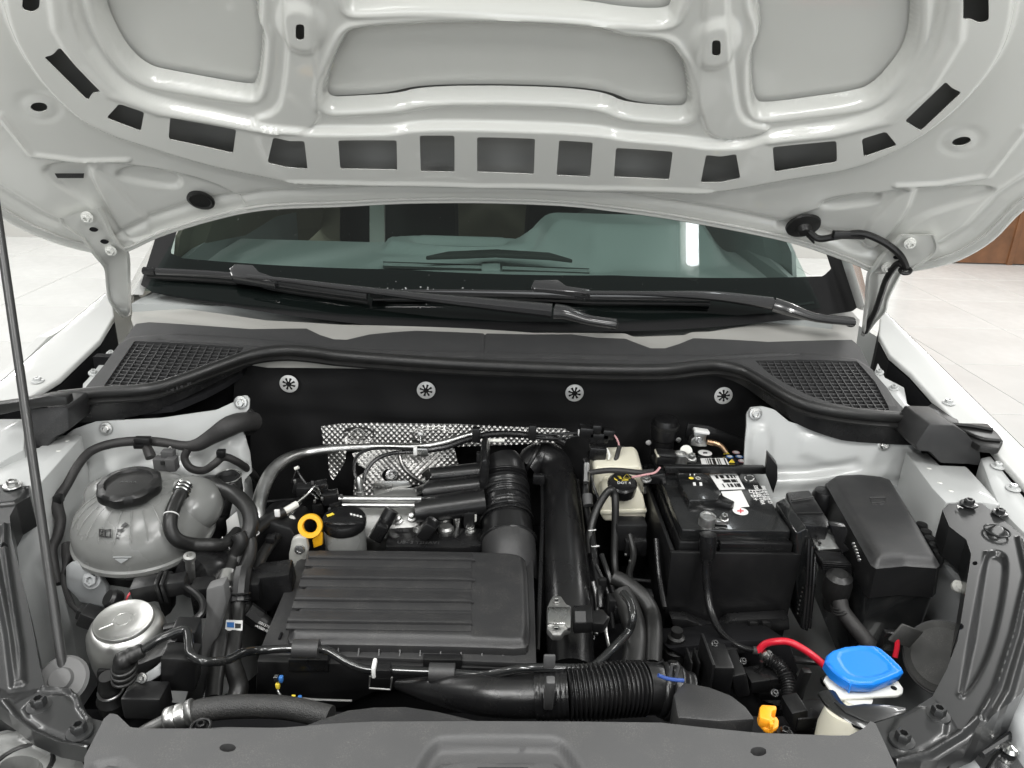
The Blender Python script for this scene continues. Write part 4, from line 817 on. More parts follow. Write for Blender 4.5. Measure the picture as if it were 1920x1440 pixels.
# a/c hose at the front edge
ac = thing('ac_hose', 'rough textured air conditioning hose with crimped metal end behind the front cover', 'hose', Yp(400, 1330, .63))
hose('braided_tube', [(352, 1340, .635), (385, 1331, .64), (440, 1325, .645), (510, 1325, .65), (560, 1331, .65), (620, 1345, .64)], .0125, 'braid_black', parent=ac, n=16)
P0, P1 = Yp(312, 1352, .63), Yp(354, 1338, .635); dd = (P1-P0).normalized()
obj('crimp', lathe([(.0125, 0), (.0135, .002), (.0135, .009), (.0122, .011), (.0138, .013), (.0138, .02), (.0125, .022), (.0142, .024), (.0148, .0285), (.0135, .03)], P0, dd, 28), 'zinc', ac)
obj('metal_pipe', tube([P0, P0-dd*.03+Vector((0, .003, -.01)), P0-dd*.05+Vector((0, .01, -.03))], .008, 12), 'zinc', ac)
# wiring along the panel
wl_ = thing('wiring_loom', 'taped black wiring loom along the white panel above the coolant tank', 'wiring', Yp(270, 828, 1.16))
hose('main_branch', [(478, 790, 1.20), (450, 792, 1.17), (425, 802, 1.155), (395, 820, 1.15), (370, 834, 1.145), (345, 836, 1.145), (300, 829, 1.145), (255, 827, 1.14), (210, 832, 1.13), (172, 845, 1.11), (148, 870, 1.08), (128, 905, 1.05), (112, 930, 1.03), (106, 945, 1.02), (113, 975, 1.0), (108, 1005, .98), (98, 1030, .96), (103, 1065, .94), (110, 1095, .92)], [.016, .017, .017, .013, .011, .0082, .0078, .0078, .0075, .0072, .007, .007, .008, .009, .008, .0075, .007, .006, .005], 'tape_black', parent=wl_)
hose('side_branch', [(352, 842, 1.14), (346, 860, 1.135), (358, 878, 1.13), (382, 882, 1.13), (402, 870, 1.13), (420, 857, 1.14), (445, 866, 1.15), (470, 884, 1.18), (482, 900, 1.2)], .0066, 'tape_black', parent=wl_)
for x, y, w_ in ((268, 826, .026), (262, 833, .018), (110, 935, .012), (104, 950, .014), (415, 850, .014)): obj('clip', box(Yp(x, y, 1.13 if x > 150 else 1.02), (w_, .012, .013), bev=.002), 'black_plastic', wl_)
obj('tape_stub', tube([Yp(273, 834, 1.135), Yp(280, 850, 1.12), Yp(283, 858, 1.115)], [.007, .0085, .0085], 10, 4), 'tape_black', wl_)
obj('grommet', lathe([(.03, 0), (.031, .006), (.024, .012), (.02, .03)], Yp(458, 785, 1.24), (-.3, -1, -.1), 24), 'rubber', wl_)
obj('hanging_tail', tube([Yp(128, 1020, .97), Yp(128, 1042, .955), Yp(122, 1065, .94), Yp(118, 1085, .93), Yp(126, 1110, .90), Yp(140, 1140, .88), Yp(152, 1150, .86)], [.009, .009, .004, .004, .004, .003, .003], 10, 6), 'tape_black', wl_)
gc = thing('grey_connector', 'grey wiring connector parked above the coolant tank cap', 'connector', Yp(312, 868, 1.08))
obj('body', box(Yp(305, 871, 1.085), (.024, .016, .026), bev=.002), 'slam_plastic', gc)
obj('lock', box(Yp(323, 869, 1.08), (.016, .018, .022), bev=.002), 'slam_plastic', gc)
obj('plug', box(Yp(316, 851, 1.09), (.020, .014, .014), bev=.002), 'slam_plastic', gc)
obj('wire_loop', tube([Yp(312, 848, 1.09), Yp(319, 838, 1.1), Yp(325, 848, 1.09)], .0011, 6), 'zinc', gc)
obj('print_mark', box(Yp(305, 868, 1.074), (.006, .002, .006), bev=0), 'print_black', gc)
# bolt plate at the lower left
bp_ = obj('mount_plate', prism([Yp(*k, .90) for k in ((122, 1062), (135, 1052), (150, 1060), (172, 1066), (188, 1082), (199, 1100), (200, 1140), (150, 1130), (122, 1100))], (0, .012, -.006), bev=.003), 'bay_grey', car)
bolt(Yp(173, 1087, .897), (0, -.85, .5), bp_, .0135, 'bay_grey', .009, .006)

# ================================================================ silver canister and plugs in front of it
cn = Yp(234, 1172, .765); ca = Vector((.02, -.12, 1)).normalized()
can = thing('metal_canister', 'round brushed silver metal canister with flat lid', 'canister', cn-ca*.08)
obj('canister_body', lathe([(.040, -.075), (.044, -.06), (.0455, -.045), (.046, -.02), (.0445, -.008), (.040, .001), (.034, .0055), (.0335, .0055)], cn, ca, 56), 'brushed', can, smooth=50)
lid = obj('lid', lathe([(.0345, .004), (.0345, .0085), (.0335, .0098), (.031, .0095), (.0305, .009), (.012, .0092), (.0115, .0086), (.0085, .0086), (.008, .0092), (0, .0092)], cn, ca, 56), 'brushed', can, smooth=50)
obj('lid_ridge', join(*[tube([cn+ca*.0095+Vector((math.cos(a)*.012, math.sin(a)*.012, 0)), cn+ca*.0095+Vector((math.cos(a)*.028, math.sin(a)*.028, 0))], .0008, 5, 1) for a in (.75, .75+math.pi, 2.4)]), 'brushed', lid)
obj('carrier', join(lathe([(.040, -.085), (.042, -.08), (.042, -.070), (.030, -.068)], cn+Vector((.004, 0, -.004)), ca, 28), prism([Yp(*k, .72) for k in ((178, 1260), (262, 1245), (318, 1222), (330, 1250), (290, 1290), (262, 1330), (215, 1325), (180, 1300))], (0, .05, 0), bev=.004)), 'black_plastic', can)
obj('strap', tube([Yp(250, 1285, .70), Yp(270, 1275, .70), Yp(300, 1255, .71), Yp(318, 1235, .72)], .006, 8, flat=(1, .5)), 'bay_grey', can)
obj('screw', bolt_vf(Yp(267, 1271, .695), (0, -.8, .5), .006, .004, .005), 'zinc', can)
obj('bracket_box', box(Yp(276, 1312, .685), (.045, .03, .03), bev=.003), 'black_plastic', can)
for x, y, rr in ((208, 1288, .014), (212, 1310, .018)): obj('rubber_port', lathe([(rr*.8, -.02), (rr, -.012), (rr*.95, -.004), (rr, .002), (rr*.7, .012), (rr*.6, .02)], Yp(x, y, .70), (0, -.2, 1), 20), 'rubber', can)
obj('port_ring', ring(Yp(208, 1294, .696), (0, -.2, 1), .0135, .0016), 'steel', can)
sp_ = thing('sensor_plug', 'black sensor plug on the wall side of the silver canister', 'connector', Yp(168, 1155, .80))
obj('body', box(Yp(172, 1158, .80), (.026, .024, .022), (1, 0, -.5), bev=.003), 'black_plastic', sp_)
obj('neck', box(Yp(156, 1150, .81), (.014, .014, .016), (1, 0, -.4), bev=.003), 'black_plastic', sp_)
obj('wire', tube([Yp(148, 1146, .82), Yp(132, 1132, .85), Yp(122, 1105, .88), Yp(118, 1080, .90)], .003, 8), 'tape_black', sp_)
wp = thing('wire_plug', 'black multi pin plug with red wires above the silver canister', 'connector', Yp(298, 1100, .84))
obj('body', box(Yp(288, 1102, .835), (.05, .028, .026), (1, .2, .12), bev=.003), 'black_plastic', wp)
obj('cap', box(Yp(330, 1096, .835), (.030, .024, .022), (1, .2, .12), bev=.003), 'black_plastic', wp)
obj('collar', join(*[box(Yp(x, 1100, .832), (.005, .032, .030), (1, .2, .12), bev=.001) for x in (302, 312)]), 'satin_plastic', wp)
obj('red_wire', tube([Yp(343, 1097, .835), Yp(350, 1101, .83)], .0015, 6), 'red_cable', wp); obj('red_wire', tube([Yp(246, 1110, .84), Yp(240, 1118, .835), Yp(236, 1128, .83)], .0016, 6), 'red_cable', wp)
obj('wire_loop', tube([Yp(346, 1099, .83), Yp(366, 1112, .815), Yp(380, 1130, .80), Yp(376, 1152, .785), Yp(350, 1168, .775), Yp(308, 1177, .77)], .0045, 10), 'satin_plastic', wp)
obj('holder', prism([Yp(*k, .85) for k in ((262, 1112), (322, 1110), (320, 1150), (306, 1160), (296, 1130), (264, 1124))], (0, .02, 0), bev=.002), 'black_plastic', wp)
obj('round_plug', lathe([(.012, 0), (.013, .003), (.013, .012), (.010, .016)], Yp(222, 1127, .83), (-.5, -.4, .6), 16), 'black_plastic', wp)

# vapour line across the front
vl = thing('vapour_line', 'thin glossy black vapour line bending across the front of the engine', 'pipe', Yp(700, 1255, .68))
vp = [(262, 1222, 0.7), (300, 1198, 0.72), (335, 1183, 0.73), (350, 1183, 0.73), (354, 1205, 0.715), (358, 1228, 0.7), (385, 1240, 0.69), (425, 1238, 0.71), (455, 1224, 0.735), (490, 1219, 0.755), (555, 1216, 0.755), (600, 1217, 0.755), (622, 1224, 0.75), (652, 1242, 0.74), (690, 1255, 0.732), (740, 1257, 0.727), (830, 1261, 0.716), (895, 1266, 0.7), (925, 1264, 0.69), (975, 1254, 0.682), (1020, 1252, 0.68), (1090, 1253, 0.684), (1115, 1248, 0.69), (1150, 1215, 0.715), (1178, 1185, 0.745), (1186, 1158, 0.75), (1182, 1132, 0.77), (1168, 1112, 0.79)]
obj('pipe', tube([Yp(*k) for k in vp], .0052, 12, 8), 'gloss_black', vl)
obj('elbow', tube([Yp(236, 1275, .69), Yp(231, 1252, .69), Yp(232, 1238, .69), Yp(246, 1229, .695), Yp(268, 1219, .70)], [.0105, .011, .0105, .009, .0078], 14, 6, rf=lambda t, a: 1+.06*math.sin(a*700)), 'rubber', vl)
obj('elbow_collar', join(*[ring(Yp(233, y, .69), (0, -.2, 1), .0125, .002) for y in (1250, 1260, 1270)]), 'rubber', vl)
for x, y, w_ in ((574, 1216, .026), (829, 1261, .026)):
    obj('foam_sleeve', tube([Yp(x-24, y, .752 if x < 600 else .716), Yp(x+24, y+1, .752 if x < 600 else .715)], .0115, 14, 2), 'grey_plastic', vl)
obj('clip', box(Yp(716, 1257, .725), (.022, .016, .014), bev=.002), 'satin_plastic', vl)
obj('clip_band', box(Yp(702, 1253, .724), (.005, .018, .017), bev=.002), 'print_white', vl)
obj('wire_bracket', tube([Yp(*k, .715) for k in ((694, 1268), (692, 1290), (732, 1293), (735, 1270))], .0012, 8, 1, smooth=False), 'zinc', vl)
# ================================================================ engine
eng = thing('engine', 'dark engine with silver valve cover and black ignition coils below the hood', 'engine', (-.05, 1.05, .5))
obj('block', box((-.06, 1.06, .66), (.52, .30, .28), bev=.02), 'deep_black', eng)
obj('gearbox', box((.27, .98, .62), (.30, .34, .26), bev=.04, seg=3), 'deep_black', eng)
obj('timing_cover', prism([Yp(*k, 1.0) for k in ((470, 985), (500, 975), (545, 990), (560, 1010), (562, 1110), (520, 1120), (470, 1060))], (0, .10, -.02), bev=.006), 'black_plastic', eng)
obj('front_frame', box((-.05, .70, .74), (.95, .05, .18), bev=.01), 'deep_black', eng)
VC = Plane(Yp(710, 960, 1.10), (1, 0, .0), (0, .8, .55))
vc = obj('valve_cover', prism([VC.p(*k) for k in ((636, 930), (782, 928), (800, 990), (700, 1015), (640, 990))], (0, .02, -.08), bev=.004), 'cast_alu', eng)
obj('fuel_rail', tube([Yp(636, 935, 1.09), Yp(790, 936, 1.09)], .0048, 12, 2), 'zinc', eng)
obj('fuel_rail_lower', tube([Yp(642, 947, 1.085), Yp(785, 948, 1.085)], .0042, 12, 2), 'zinc', eng)
obj('rail_plate', prism([VC.p(*k, .006) for k in ((640, 938), (782, 939), (782, 945), (640, 944))], (0, .004, -.004)), 'steel', eng)
for x, y in ((747, 977), (773, 972)):
    obj('stud', lathe([(.008, 0), (.008, .006), (.0055, .007), (.0055, .016), (.004, .017)], VC.p(x, y, .002), VC.n, 12), 'zinc', eng)
def coil(a, b, r, bxy):
    t = obj('ignition_coil', join(tube([Yp(*a), Yp(*b)], [r*1.0, r*1.05], 14, 2), box(Yp(a[0]+(b[0]-a[0])*.25, a[1]+(b[1]-a[1])*.25-4, a[2]-.008), (.030, .022, .018), (b[0]-a[0], 0, a[1]-b[1]), bev=.002)), 'satin_plastic', eng); return t
coil((703, 1012, 1.05), (735, 956, 1.07), .0115, 0); coil((795, 1004, 1.04), (815, 975, 1.06), .0105, 0)
obj('coil_plate', prism([Zp(*k, .868) for k in ((728, 990), (790, 986), (905, 990), (910, 1020), (870, 1026), (722, 1024))], (0, 0, -.03), bev=.003), 'satin_plastic', eng)
ZC = zplane(.8685)
obj('lettering', text_vf('UB- 3 TSI9AV1', ZC, 785, 1018, .011, 0, .0006), 'slam_plastic', eng)
obj('lettering', text_vf('F5580', ZC, 752, 995, .010, 0, .0006), 'slam_plastic', eng)
for x, y in ((785, 994), (882, 995)): bolt(Zp(x, y, .868), (0, 0, 1), eng, .0095, 'zinc', .006, .005)
for x, y in ((832, 972), (836, 990)): obj('lug', lathe([(.013, -.02), (.013, 0), (.010, .004), (0, .004)], Zp(x, y, .872), n=16), 'cast_alu', eng)
obj('sensor_stub', box(Zp(880, 972, .885), (.018, .014, .03), bev=.002), 'black_plastic', eng)
obj('injector_plug', box(Zp(886, 966, .89), (.014, .012, .02), bev=.002), 'white_plastic', eng)
obj('spacer', lathe([(.007, -.02), (.007, .012), (.005, .014)], Zp(858, 978, .875), n=14), 'zinc', eng)
# wiring plugs left of the rail
wpz = thing('engine_loom', 'tangle of black plugs and clips above the yellow dipstick ring', 'wiring', Yp(600, 930, 1.1))
for i, (x, y, a, b, c) in enumerate(((575, 918, .03, .02, .018), (600, 912, .024, .02, .016), (560, 912, .016, .02, .02), (620, 932, .026, .02, .02), (598, 950, .018, .02, .02), (612, 948, .012, .016, .026), (632, 950, .02, .02, .026), (648, 946, .014, .012, .02), (590, 925, .03, .02, .012))):
    obj('plug', box(Yp(x, y, 1.10+.01*(i % 3)), (a, b, c), (1, .1, .25*math.sin(i*2.3)), bev=.002), ('black_plastic', 'satin_plastic')[i % 2], wpz)
for k, (a, b, c_) in enumerate((((548, 905, 1.12), (553, 890, 1.12), (558, 879, 1.12)), ((640, 930, 1.1), (645, 960, 1.09), (640, 985, 1.08)), ((556, 880, 1.12), (565, 895, 1.11), (580, 915, 1.1)), ((500, 940, 1.1), (560, 935, 1.12), (600, 925, 1.1)))):
    obj('wire', tube([Yp(*a), Yp(*b), Yp(*c_)], .0022, 8), 'satin_plastic', wpz)
obj('metal_tip', tube([Yp(553, 879, 1.12), Yp(560, 876, 1.12)], .003, 8, 2), 'white_plastic', wpz)
obj('clip_metal', box(Yp(628, 946, 1.095), (.014, .01, .004), bev=.001), 'chrome', wpz)
for k, (x, y) in enumerate(((586, 905), (553, 902), (572, 930), (604, 935), (640, 930), (590, 940), (618, 955))): obj('pin', box(Yp(x, y, 1.085), (.004, .003, .006), bev=.0006), 'zinc' if k % 2 else 'slam_plastic', wpz)
# three small steel lines with sleeves
fl3 = thing('steel_lines', 'three thin steel lines with pale sleeves running to black hoses', 'pipes', Yp(550, 950, 1.05))
for k in range(3):
    o = k*5
    obj('line', tube([Yp(600-o*.3, 926+o, 1.09), Yp(591-o, 912+o*1.3, 1.085), Yp(575-o, 928+o*1.3, 1.07), Yp(545-o*.4, 952+o*1.9, 1.045), Yp(530-o*.6, 965+o*2.0, 1.03)], .0021, 8), 'chrome', fl3)
obj('sleeve', tube([Yp(557, 945, 1.05), Yp(530, 961, 1.03)], .0055, 10, 2), 'white_plastic', fl3); obj('sleeve', tube([Yp(549, 970, 1.04), Yp(522, 1001, 1.01)], .0055, 10, 2), 'white_plastic', fl3)
obj('black_hose', tube([Yp(532, 960, 1.03), Yp(505, 976, 1.01), Yp(478, 998, .98), Yp(468, 1020, .96)], .0085, 12), 'rubber', fl3)
obj('black_hose', tube([Yp(524, 1000, 1.01), Yp(505, 1022, .98), Yp(488, 1050, .95), Yp(478, 1080, .92), Yp(472, 1110, .90)], .0085, 12), 'rubber', fl3)
obj('tie', box(Yp(508, 1010, .98), (.014, .014, .01), bev=.002), 'black_plastic', fl3)
obj('tape_mark', box(Yp(520, 962, 1.012), (.008, .004, .012), bev=.001), 'print_white', fl3)
# oil filler and dipstick
of = thing('oil_filler', 'round oil filler neck closed by a black oil cap', 'oil filler', Yp(646, 1010, 1.03))
oc_ = Yp(646, 985, 1.035)
obj('neck', lathe([(.0325, -.06), (.0325, -.004), (.031, 0), (0, 0)], oc_, (0, -.05, 1), 40), 'tank_plastic', of)
cp_ = obj('oil_cap', lathe([(.0325, -.002), (.0345, .002), (.0345, .011), (.0325, .015), (0, .0165)], oc_, (0, -.05, 1), 48, lambda t, h: 1+.008*math.cos(10*t)), 'satin_plastic', of, smooth=45)
obj('grip', tube([oc_+Vector((-.031, -.012, .0115)), oc_+Vector((-.018, -.02, .016)), oc_+Vector((0, -.022, .0165)), oc_+Vector((.018, -.02, .016)), oc_+Vector((.031, -.012, .0115))], .003, 8), 'satin_plastic', cp_)
OZ = zplane(oc_.z+.0166)
obj('symbol', join(quad_on(OZ, ((612, 966), (624, 962), (627, 965), (614, 970)), .0008, .0008)), 'yellow_print', cp_, smooth=0)
obj('symbol', join(*[quad_on(OZ, ((656+6*i, 963+1.5*i), (660+6*i, 963+1.5*i), (661+6*i, 966+1.5*i), (657+6*i, 966+1.5*i)), .0008, .0008) for i in range(4)]), 'print_white', cp_, smooth=0)
ds = thing('dipstick', 'yellow oil dipstick with a ring handle in front of the oil cap', 'dipstick', Yp(590, 1015, 1.0))
dp = Yp(582, 986, 1.0)
prof_ = []
bm_ = MB(); n_ = 40; nn = Vector((.05, -.9, .42)).normalized()
ci, co = circ(nn, .0105, n_), circ(nn, .0185, n_)
vs, fs = [], []
for i in range(n_):
    for p, h in ((co[i], .0035), (co[i]*.96, .005), (ci[i]*1.1, .005), (ci[i], .0035), (ci[i], -.004), (co[i], -.004)): vs.append(dp+p+nn*h)
for i in range(n_):
    for k in range(6): fs.append([i*6+k, i*6+(k+1) % 6, ((i+1) % n_)*6+(k+1) % 6, ((i+1) % n_)*6+k])
obj('ring_handle', (vs, fs), 'yellow_plastic', ds, smooth=50)
obj('shank', prism([Yp(*k, 1.0) for k in ((590, 1004), (600, 998), (604, 1000), (604, 1022), (588, 1028), (585, 1012))], (0, .008, -.003), bev=.0015), 'yellow_plastic', ds)
# cast mount plate
obj('mount_bracket', prism([Yp(*k, .985) for k in ((547, 1012), (560, 1006), (574, 1010), (578, 1030), (572, 1060), (562, 1085), (542, 1094), (541, 1040))], (0, .012, 0), bev=.003), 'mount_alu', eng)
obj('mount_eye', lathe([(.008, 0), (.007, .004), (.004, .004), (.004, .002), (0, .002)], Yp(562, 1030, .983), (0, -.9, .3), 18), 'steel', eng)

# ================================================================ heat shields and exhaust side
def emboss(U, V, m): return .0019*np.abs(np.sin((U+V)*math.pi/.0104)*np.sin((U-V)*math.pi/.0104))
HP1 = Plane((0, 1.285, .96), (1, 0, 0), (0, .25, 1))
s1 = thing('heat_shield', 'long embossed silver heat shield strip against the black firewall', 'heat shield', HP1.p(800, 830))
obj('embossed_sheet', stamped(HP1, [(602, 799), (640, 794), (700, 793), (780, 794), (860, 795), (940, 799), (1020, 802), (1060, 804), (1078, 818), (1040, 830), (900, 836), (830, 838), (700, 836), (606, 834)], [([(645, 803), (700, 803), (700, 830), (645, 830)], -.004, .006, 1), ([(775, 802), (850, 802), (850, 832), (775, 832)], .004, .006, 1)], [], .0013, .002, emboss), 'foil', s1, smooth=70)
for x, y, r in ((672, 814, .011), (789, 815, .011), (820, 816, .012)): obj('press_ring', ring(HP1.p(x, y, .004), HP1.n, r, .0013), 'foil', s1)
obj('rivet', lathe([(.008, 0), (.006, .003), (0, .004)], HP1.p(789, 815, .004), HP1.n, 16), 'zinc', s1)
obj('support_rod', tube([HP1.p(789, 817, .006), HP1.p(792, 845, .012)], .002, 8, 2), 'zinc', s1)
class Bulge(Plane):
    def pos(s, u, v, h=0.0): return Plane.pos(s, u, v, np.asarray(h)+.035*np.cos(np.asarray(u)*14+.2)*np.cos(np.asarray(v)*16))
HP2 = Plane(Yp(750, 885, 1.20), (1, 0, 0), (0, .45, 1))
s2 = thing('heat_shield', 'crumpled embossed silver heat shield over the exhaust side of the engine', 'heat shield', HP2.p(750, 930))
def emb2(U, V, m): return emboss(U, V, m)+.012*np.cos(U*22)*np.cos(V*30)+.004*np.sin(U*60+V*35)
obj('embossed_sheet', stamped(HP2, [(660, 850), (700, 842), (780, 840), (852, 840), (860, 874), (812, 882), (798, 905), (760, 912), (700, 912), (702, 932), (662, 932), (664, 900), (690, 880), (672, 872)], [], [[(733+16*math.cos(a), 891+13*math.sin(a)) for a in np.linspace(0, 6.28, 18)]], .0013, .002, emb2), 'foil', s2, smooth=70)
obj('embossed_flap', stamped(HP2, [(612, 850), (650, 846), (646, 866), (622, 902), (614, 890)], [], [], .0013, .002, emb2), 'foil', s2, smooth=70)
obj('folded_edge', tube([HP2.p(750, 850, .016), HP2.p(757, 872, .02), HP2.p(775, 892, .02), HP2.p(798, 905, .016)], .006, 10, flat=(1, .5)), 'foil', s2)
obj('nut', bolt_vf(HP2.p(733, 892, -.01), (0, -.9, .4), .012, .008, .01), 'steel', s2)
obj('dark_recess', lathe([(.024, 0), (.022, -.01), (0, -.012)], HP2.p(733, 891, -.012), (0, -.9, .4), 20), 'deep_black', s2)
obj('bracket_sheet', prism([Yp(*k, 1.13) for k in ((700, 903), (764, 902), (772, 912), (740, 922), (700, 930))], (0, .01, -.004), bev=.001), 'aluminium', s2)
obj('bracket_fold', prism([Yp(*k, 1.125) for k in ((700, 929), (745, 916), (790, 914), (800, 921), (775, 932), (700, 933))], (0, .006, -.004), bev=.001), 'cast_alu', s2)
obj('crumpled_foil', join(*[prism([Yp(*k, 1.12) for k in q], (0, .003, 0)) for q in (((790, 890), (803, 877), (809, 892), (800, 902)), ((775, 915), (795, 908), (792, 922), (780, 924)), ((790, 900), (808, 896), (796, 910)))]), 'chrome', s2, smooth=0)
sp1 = thing('coolant_pipe', 'bent bare metal coolant pipe curving down beside the heat shield', 'pipe', Yp(490, 960, 1.05))
obj('pipe', tube([Yp(*k) for k in ((484, 985, 1.03), (484, 955, 1.05), (492, 920, 1.09), (510, 884, 1.14), (538, 861, 1.18), (575, 849, 1.21), (625, 842, 1.22), (700, 838, 1.23), (780, 838, 1.23), (830, 831, 1.23), (880, 816, 1.24), (905, 812, 1.25))], [.0115, .0115, .0112, .011, .0105, .009, .0075, .007, .0065, .0065, .0065, .0065], 16, 8), 'zinc', sp1)
obj('end_collar', lathe([(.013, 0), (.014, .003), (.014, .010), (.012, .012)], Yp(483, 992, 1.025), (0, .3, 1), 20), 'zinc', sp1)
os_ = thing('oxygen_sensor', 'silver oxygen sensor with black wire in front of the heat shield', 'sensor', Yp(678, 925, 1.14))
obj('sensor_body', lathe([(.0075, 0), (.0085, .002), (.0085, .008), (.0065, .009), (.0065, .024), (.005, .03), (.003, .034)], Yp(677, 929, 1.13), (-.12, .15, 1), 14), 'zinc', os_)
obj('wire', tube([Yp(*k) for k in ((670, 905, 1.145), (664, 882, 1.16), (668, 858, 1.18), (690, 843, 1.19), (730, 840, 1.19), (778, 843, 1.19))], .0028, 8), 'satin_plastic', os_)
obj('wire', tube([Yp(*k) for k in ((682, 906, 1.145), (686, 885, 1.16), (705, 862, 1.18), (735, 850, 1.19), (778, 847, 1.19))], .0036, 8), 'satin_plastic', os_)
obj('clip', box(Yp(791, 846, 1.185), (.022, .012, .016), bev=.002), 'zinc', os_)
obj('white_band', box(Yp(779, 845, 1.183), (.007, .012, .014), bev=.002), 'print_white', os_)
cd_ = thing('sensor_conduit', 'black conduit with clips running along the heat shield to plugs', 'wiring', Yp(950, 820, 1.22))
obj('conduit', tube([Yp(*k) for k in ((800, 844, 1.19), (835, 838, 1.2), (870, 826, 1.21), (910, 816, 1.215), (950, 813, 1.215), (1000, 817, 1.215), (1040, 822, 1.215), (1060, 830, 1.21))], .0058, 10), 'satin_plastic', cd_)
obj('wire', tube([Yp(*k) for k in ((990, 818, 1.21), (1030, 815, 1.21), (1090, 811, 1.21))], .0025, 8), 'satin_plastic', cd_); obj('wire', tube([Yp(*k) for k in ((1000, 820, 1.205), (1040, 822, 1.205), (1100, 815, 1.205))], .0016, 8), 'satin_plastic', cd_)
for x, y in ((893, 815), (998, 810)): obj('clip', box(Yp(x, y, 1.205), (.014, .012, .028), bev=.002), 'black_plastic', cd_)
obj('grey_band', tube([Yp(902, 826, 1.20), Yp(946, 826, 1.2)], .0035, 8, 2), 'white_plastic', cd_)
for x, y, a in ((1100, 808, .026), (1122, 818, .034), (1140, 812, .02), (1118, 803, .016)): obj('plug', box(Yp(x, y, 1.20), (a, .02, .018), (1, 0, -.08), bev=.002), 'satin_plastic', cd_)
obj('white_tip', box(Yp(1087, 811, 1.2), (.006, .008, .01), bev=.001), 'print_white', cd_)
obj('pink_wire', tube([Yp(*k) for k in ((1148, 813, 1.2), (1156, 822, 1.195), (1161, 838, 1.19), (1156, 855, 1.18), (1150, 872, 1.17))], .0017, 8), 'pink_print', cd_); obj('wrap', tube([Yp(*k) for k in ((1162, 836, 1.185), (1156, 858, 1.18), (1150, 880, 1.16), (1170, 890, 1.14))], .0042, 8), 'tape_black', cd_)
obj('plug', box(Yp(1120, 848, 1.185), (.030, .02, .024), (1, 0, -.08), bev=.002), 'satin_plastic', cd_)
obj('white_wire', tube([Yp(1137, 841, 1.18), Yp(1142, 852, 1.175), Yp(1141, 862, 1.17)], .0024, 8), 'white_plastic', cd_)

# ================================================================ air box
ab = thing('air_filter_box', 'large black plastic air filter box with ribbed lid', 'air filter box', Zp(740, 1130, .72))
AZ = .886; AP = zplane(AZ)
lidp = [(584, 1030), (600, 1024), (900, 1028), (975, 1032), (988, 1045), (992, 1120), (994, 1195), (984, 1207), (900, 1203), (700, 1199), (560, 1197), (536, 1194), (545, 1160)]
fe = [([(540, 1186), (886, 1192), (890, 1036), (574, 1032)], .0012, .003)]
obj('lid', stamped(AP, [tuple(k) for k in chaikin(lidp, 1)], fe, [], .0022, 0, hfun=lambda U, V, m: -.010*sm(1+m/.014)**2), 'grey_plastic', ab, smooth=45)
for (a_, b_), (xa, xb) in zip(((1035, 1063), (1068.5, 1101.5), (1107, 1142.5), (1148, 1181)), ((578, 571), (570, 560), (558, 547), (546, 536))):
    obj('lid_panel', prism([AP.p(*k, .0026) for k in ((xa, a_), (884, a_+5), (884, b_+5), (xb, b_))], (0, 0, -.003), bev=.0009, seg=2), 'grey_plastic', ab)
for y0, xl, xr in ((1044, 581, 874), (1082, 568, 873), (1123, 555, 871), (1164, 541, 869)):
    obj('lid_rib', prism([AP.p(*k, .0068) for k in ((xl, y0), (xr, y0+4), (xr+17, y0+11.5), (xr-2, y0+11), (xl-2, y0+7))], (0, 0, -.006), bev=.0013, seg=2, scale=1.012), 'grey_plastic', ab)
lp = [AP.p(*k, -.009) for k in chaikin(lidp, 1)]
obj('lid_side', loft([[p for p in lp], [p+Vector((0, -.001, -.004)) for p in lp], [(p-AP.p(760, 1115))*1.0+AP.p(760, 1115)+Vector((0, 0, -.012)) for p in lp]], caps=False), 'grey_plastic', ab)
fz_ = AZ-.020
fl_ = [Zp(*k, fz_) for k in ((556, 1052), (576, 1040), (1000, 1050), (1006, 1244), (900, 1240), (500, 1226), (488, 1214))]
obj('flange', prism(fl_, (0, 0, -.008), bev=.002), 'grey_plastic', ab)
obj('lower_case', prism([p+Vector((0, .002, -.009)) for p in fl_], (0, 0, -.12), bev=.004, scale=.97), 'black_plastic', ab)
for x in (635, 673, 711, 750, 788, 826, 864, 903, 942):
    a = Zp(x, 1203, AZ-.009); obj('rib', prism([Vector((a.x, a.y+.001, AZ-.0085)), Vector((a.x, a.y-.0015, AZ-.0085)), Vector((a.x, a.y-.014, fz_)), Vector((a.x, a.y+.001, fz_))], (.0017, 0, 0)), 'slam_plastic', ab, smooth=0)
for x, w_ in ((580, .05), (830, .05)): obj('latch_clip', box(Zp(x, 1243, fz_-.006), (w_, .012, .02), bev=.002), 'satin_plastic', ab)
obj('side_slot', join(*[box(Zp(568-14*i, 1140+18*i, AZ-.02), (.003, .012, .006), bev=.0005) for i in range(4)]), 'deep_black', ab)
obj('outlet', tube([Yp(953, 1008, 1.048), Yp(954, 1030, 1.03), Yp(956, 1060, 1.01), Yp(957, 1095, .985)], [.0425, .0435, .0445, .0445], 36, 6), 'grey_plastic', ab, smooth=60)
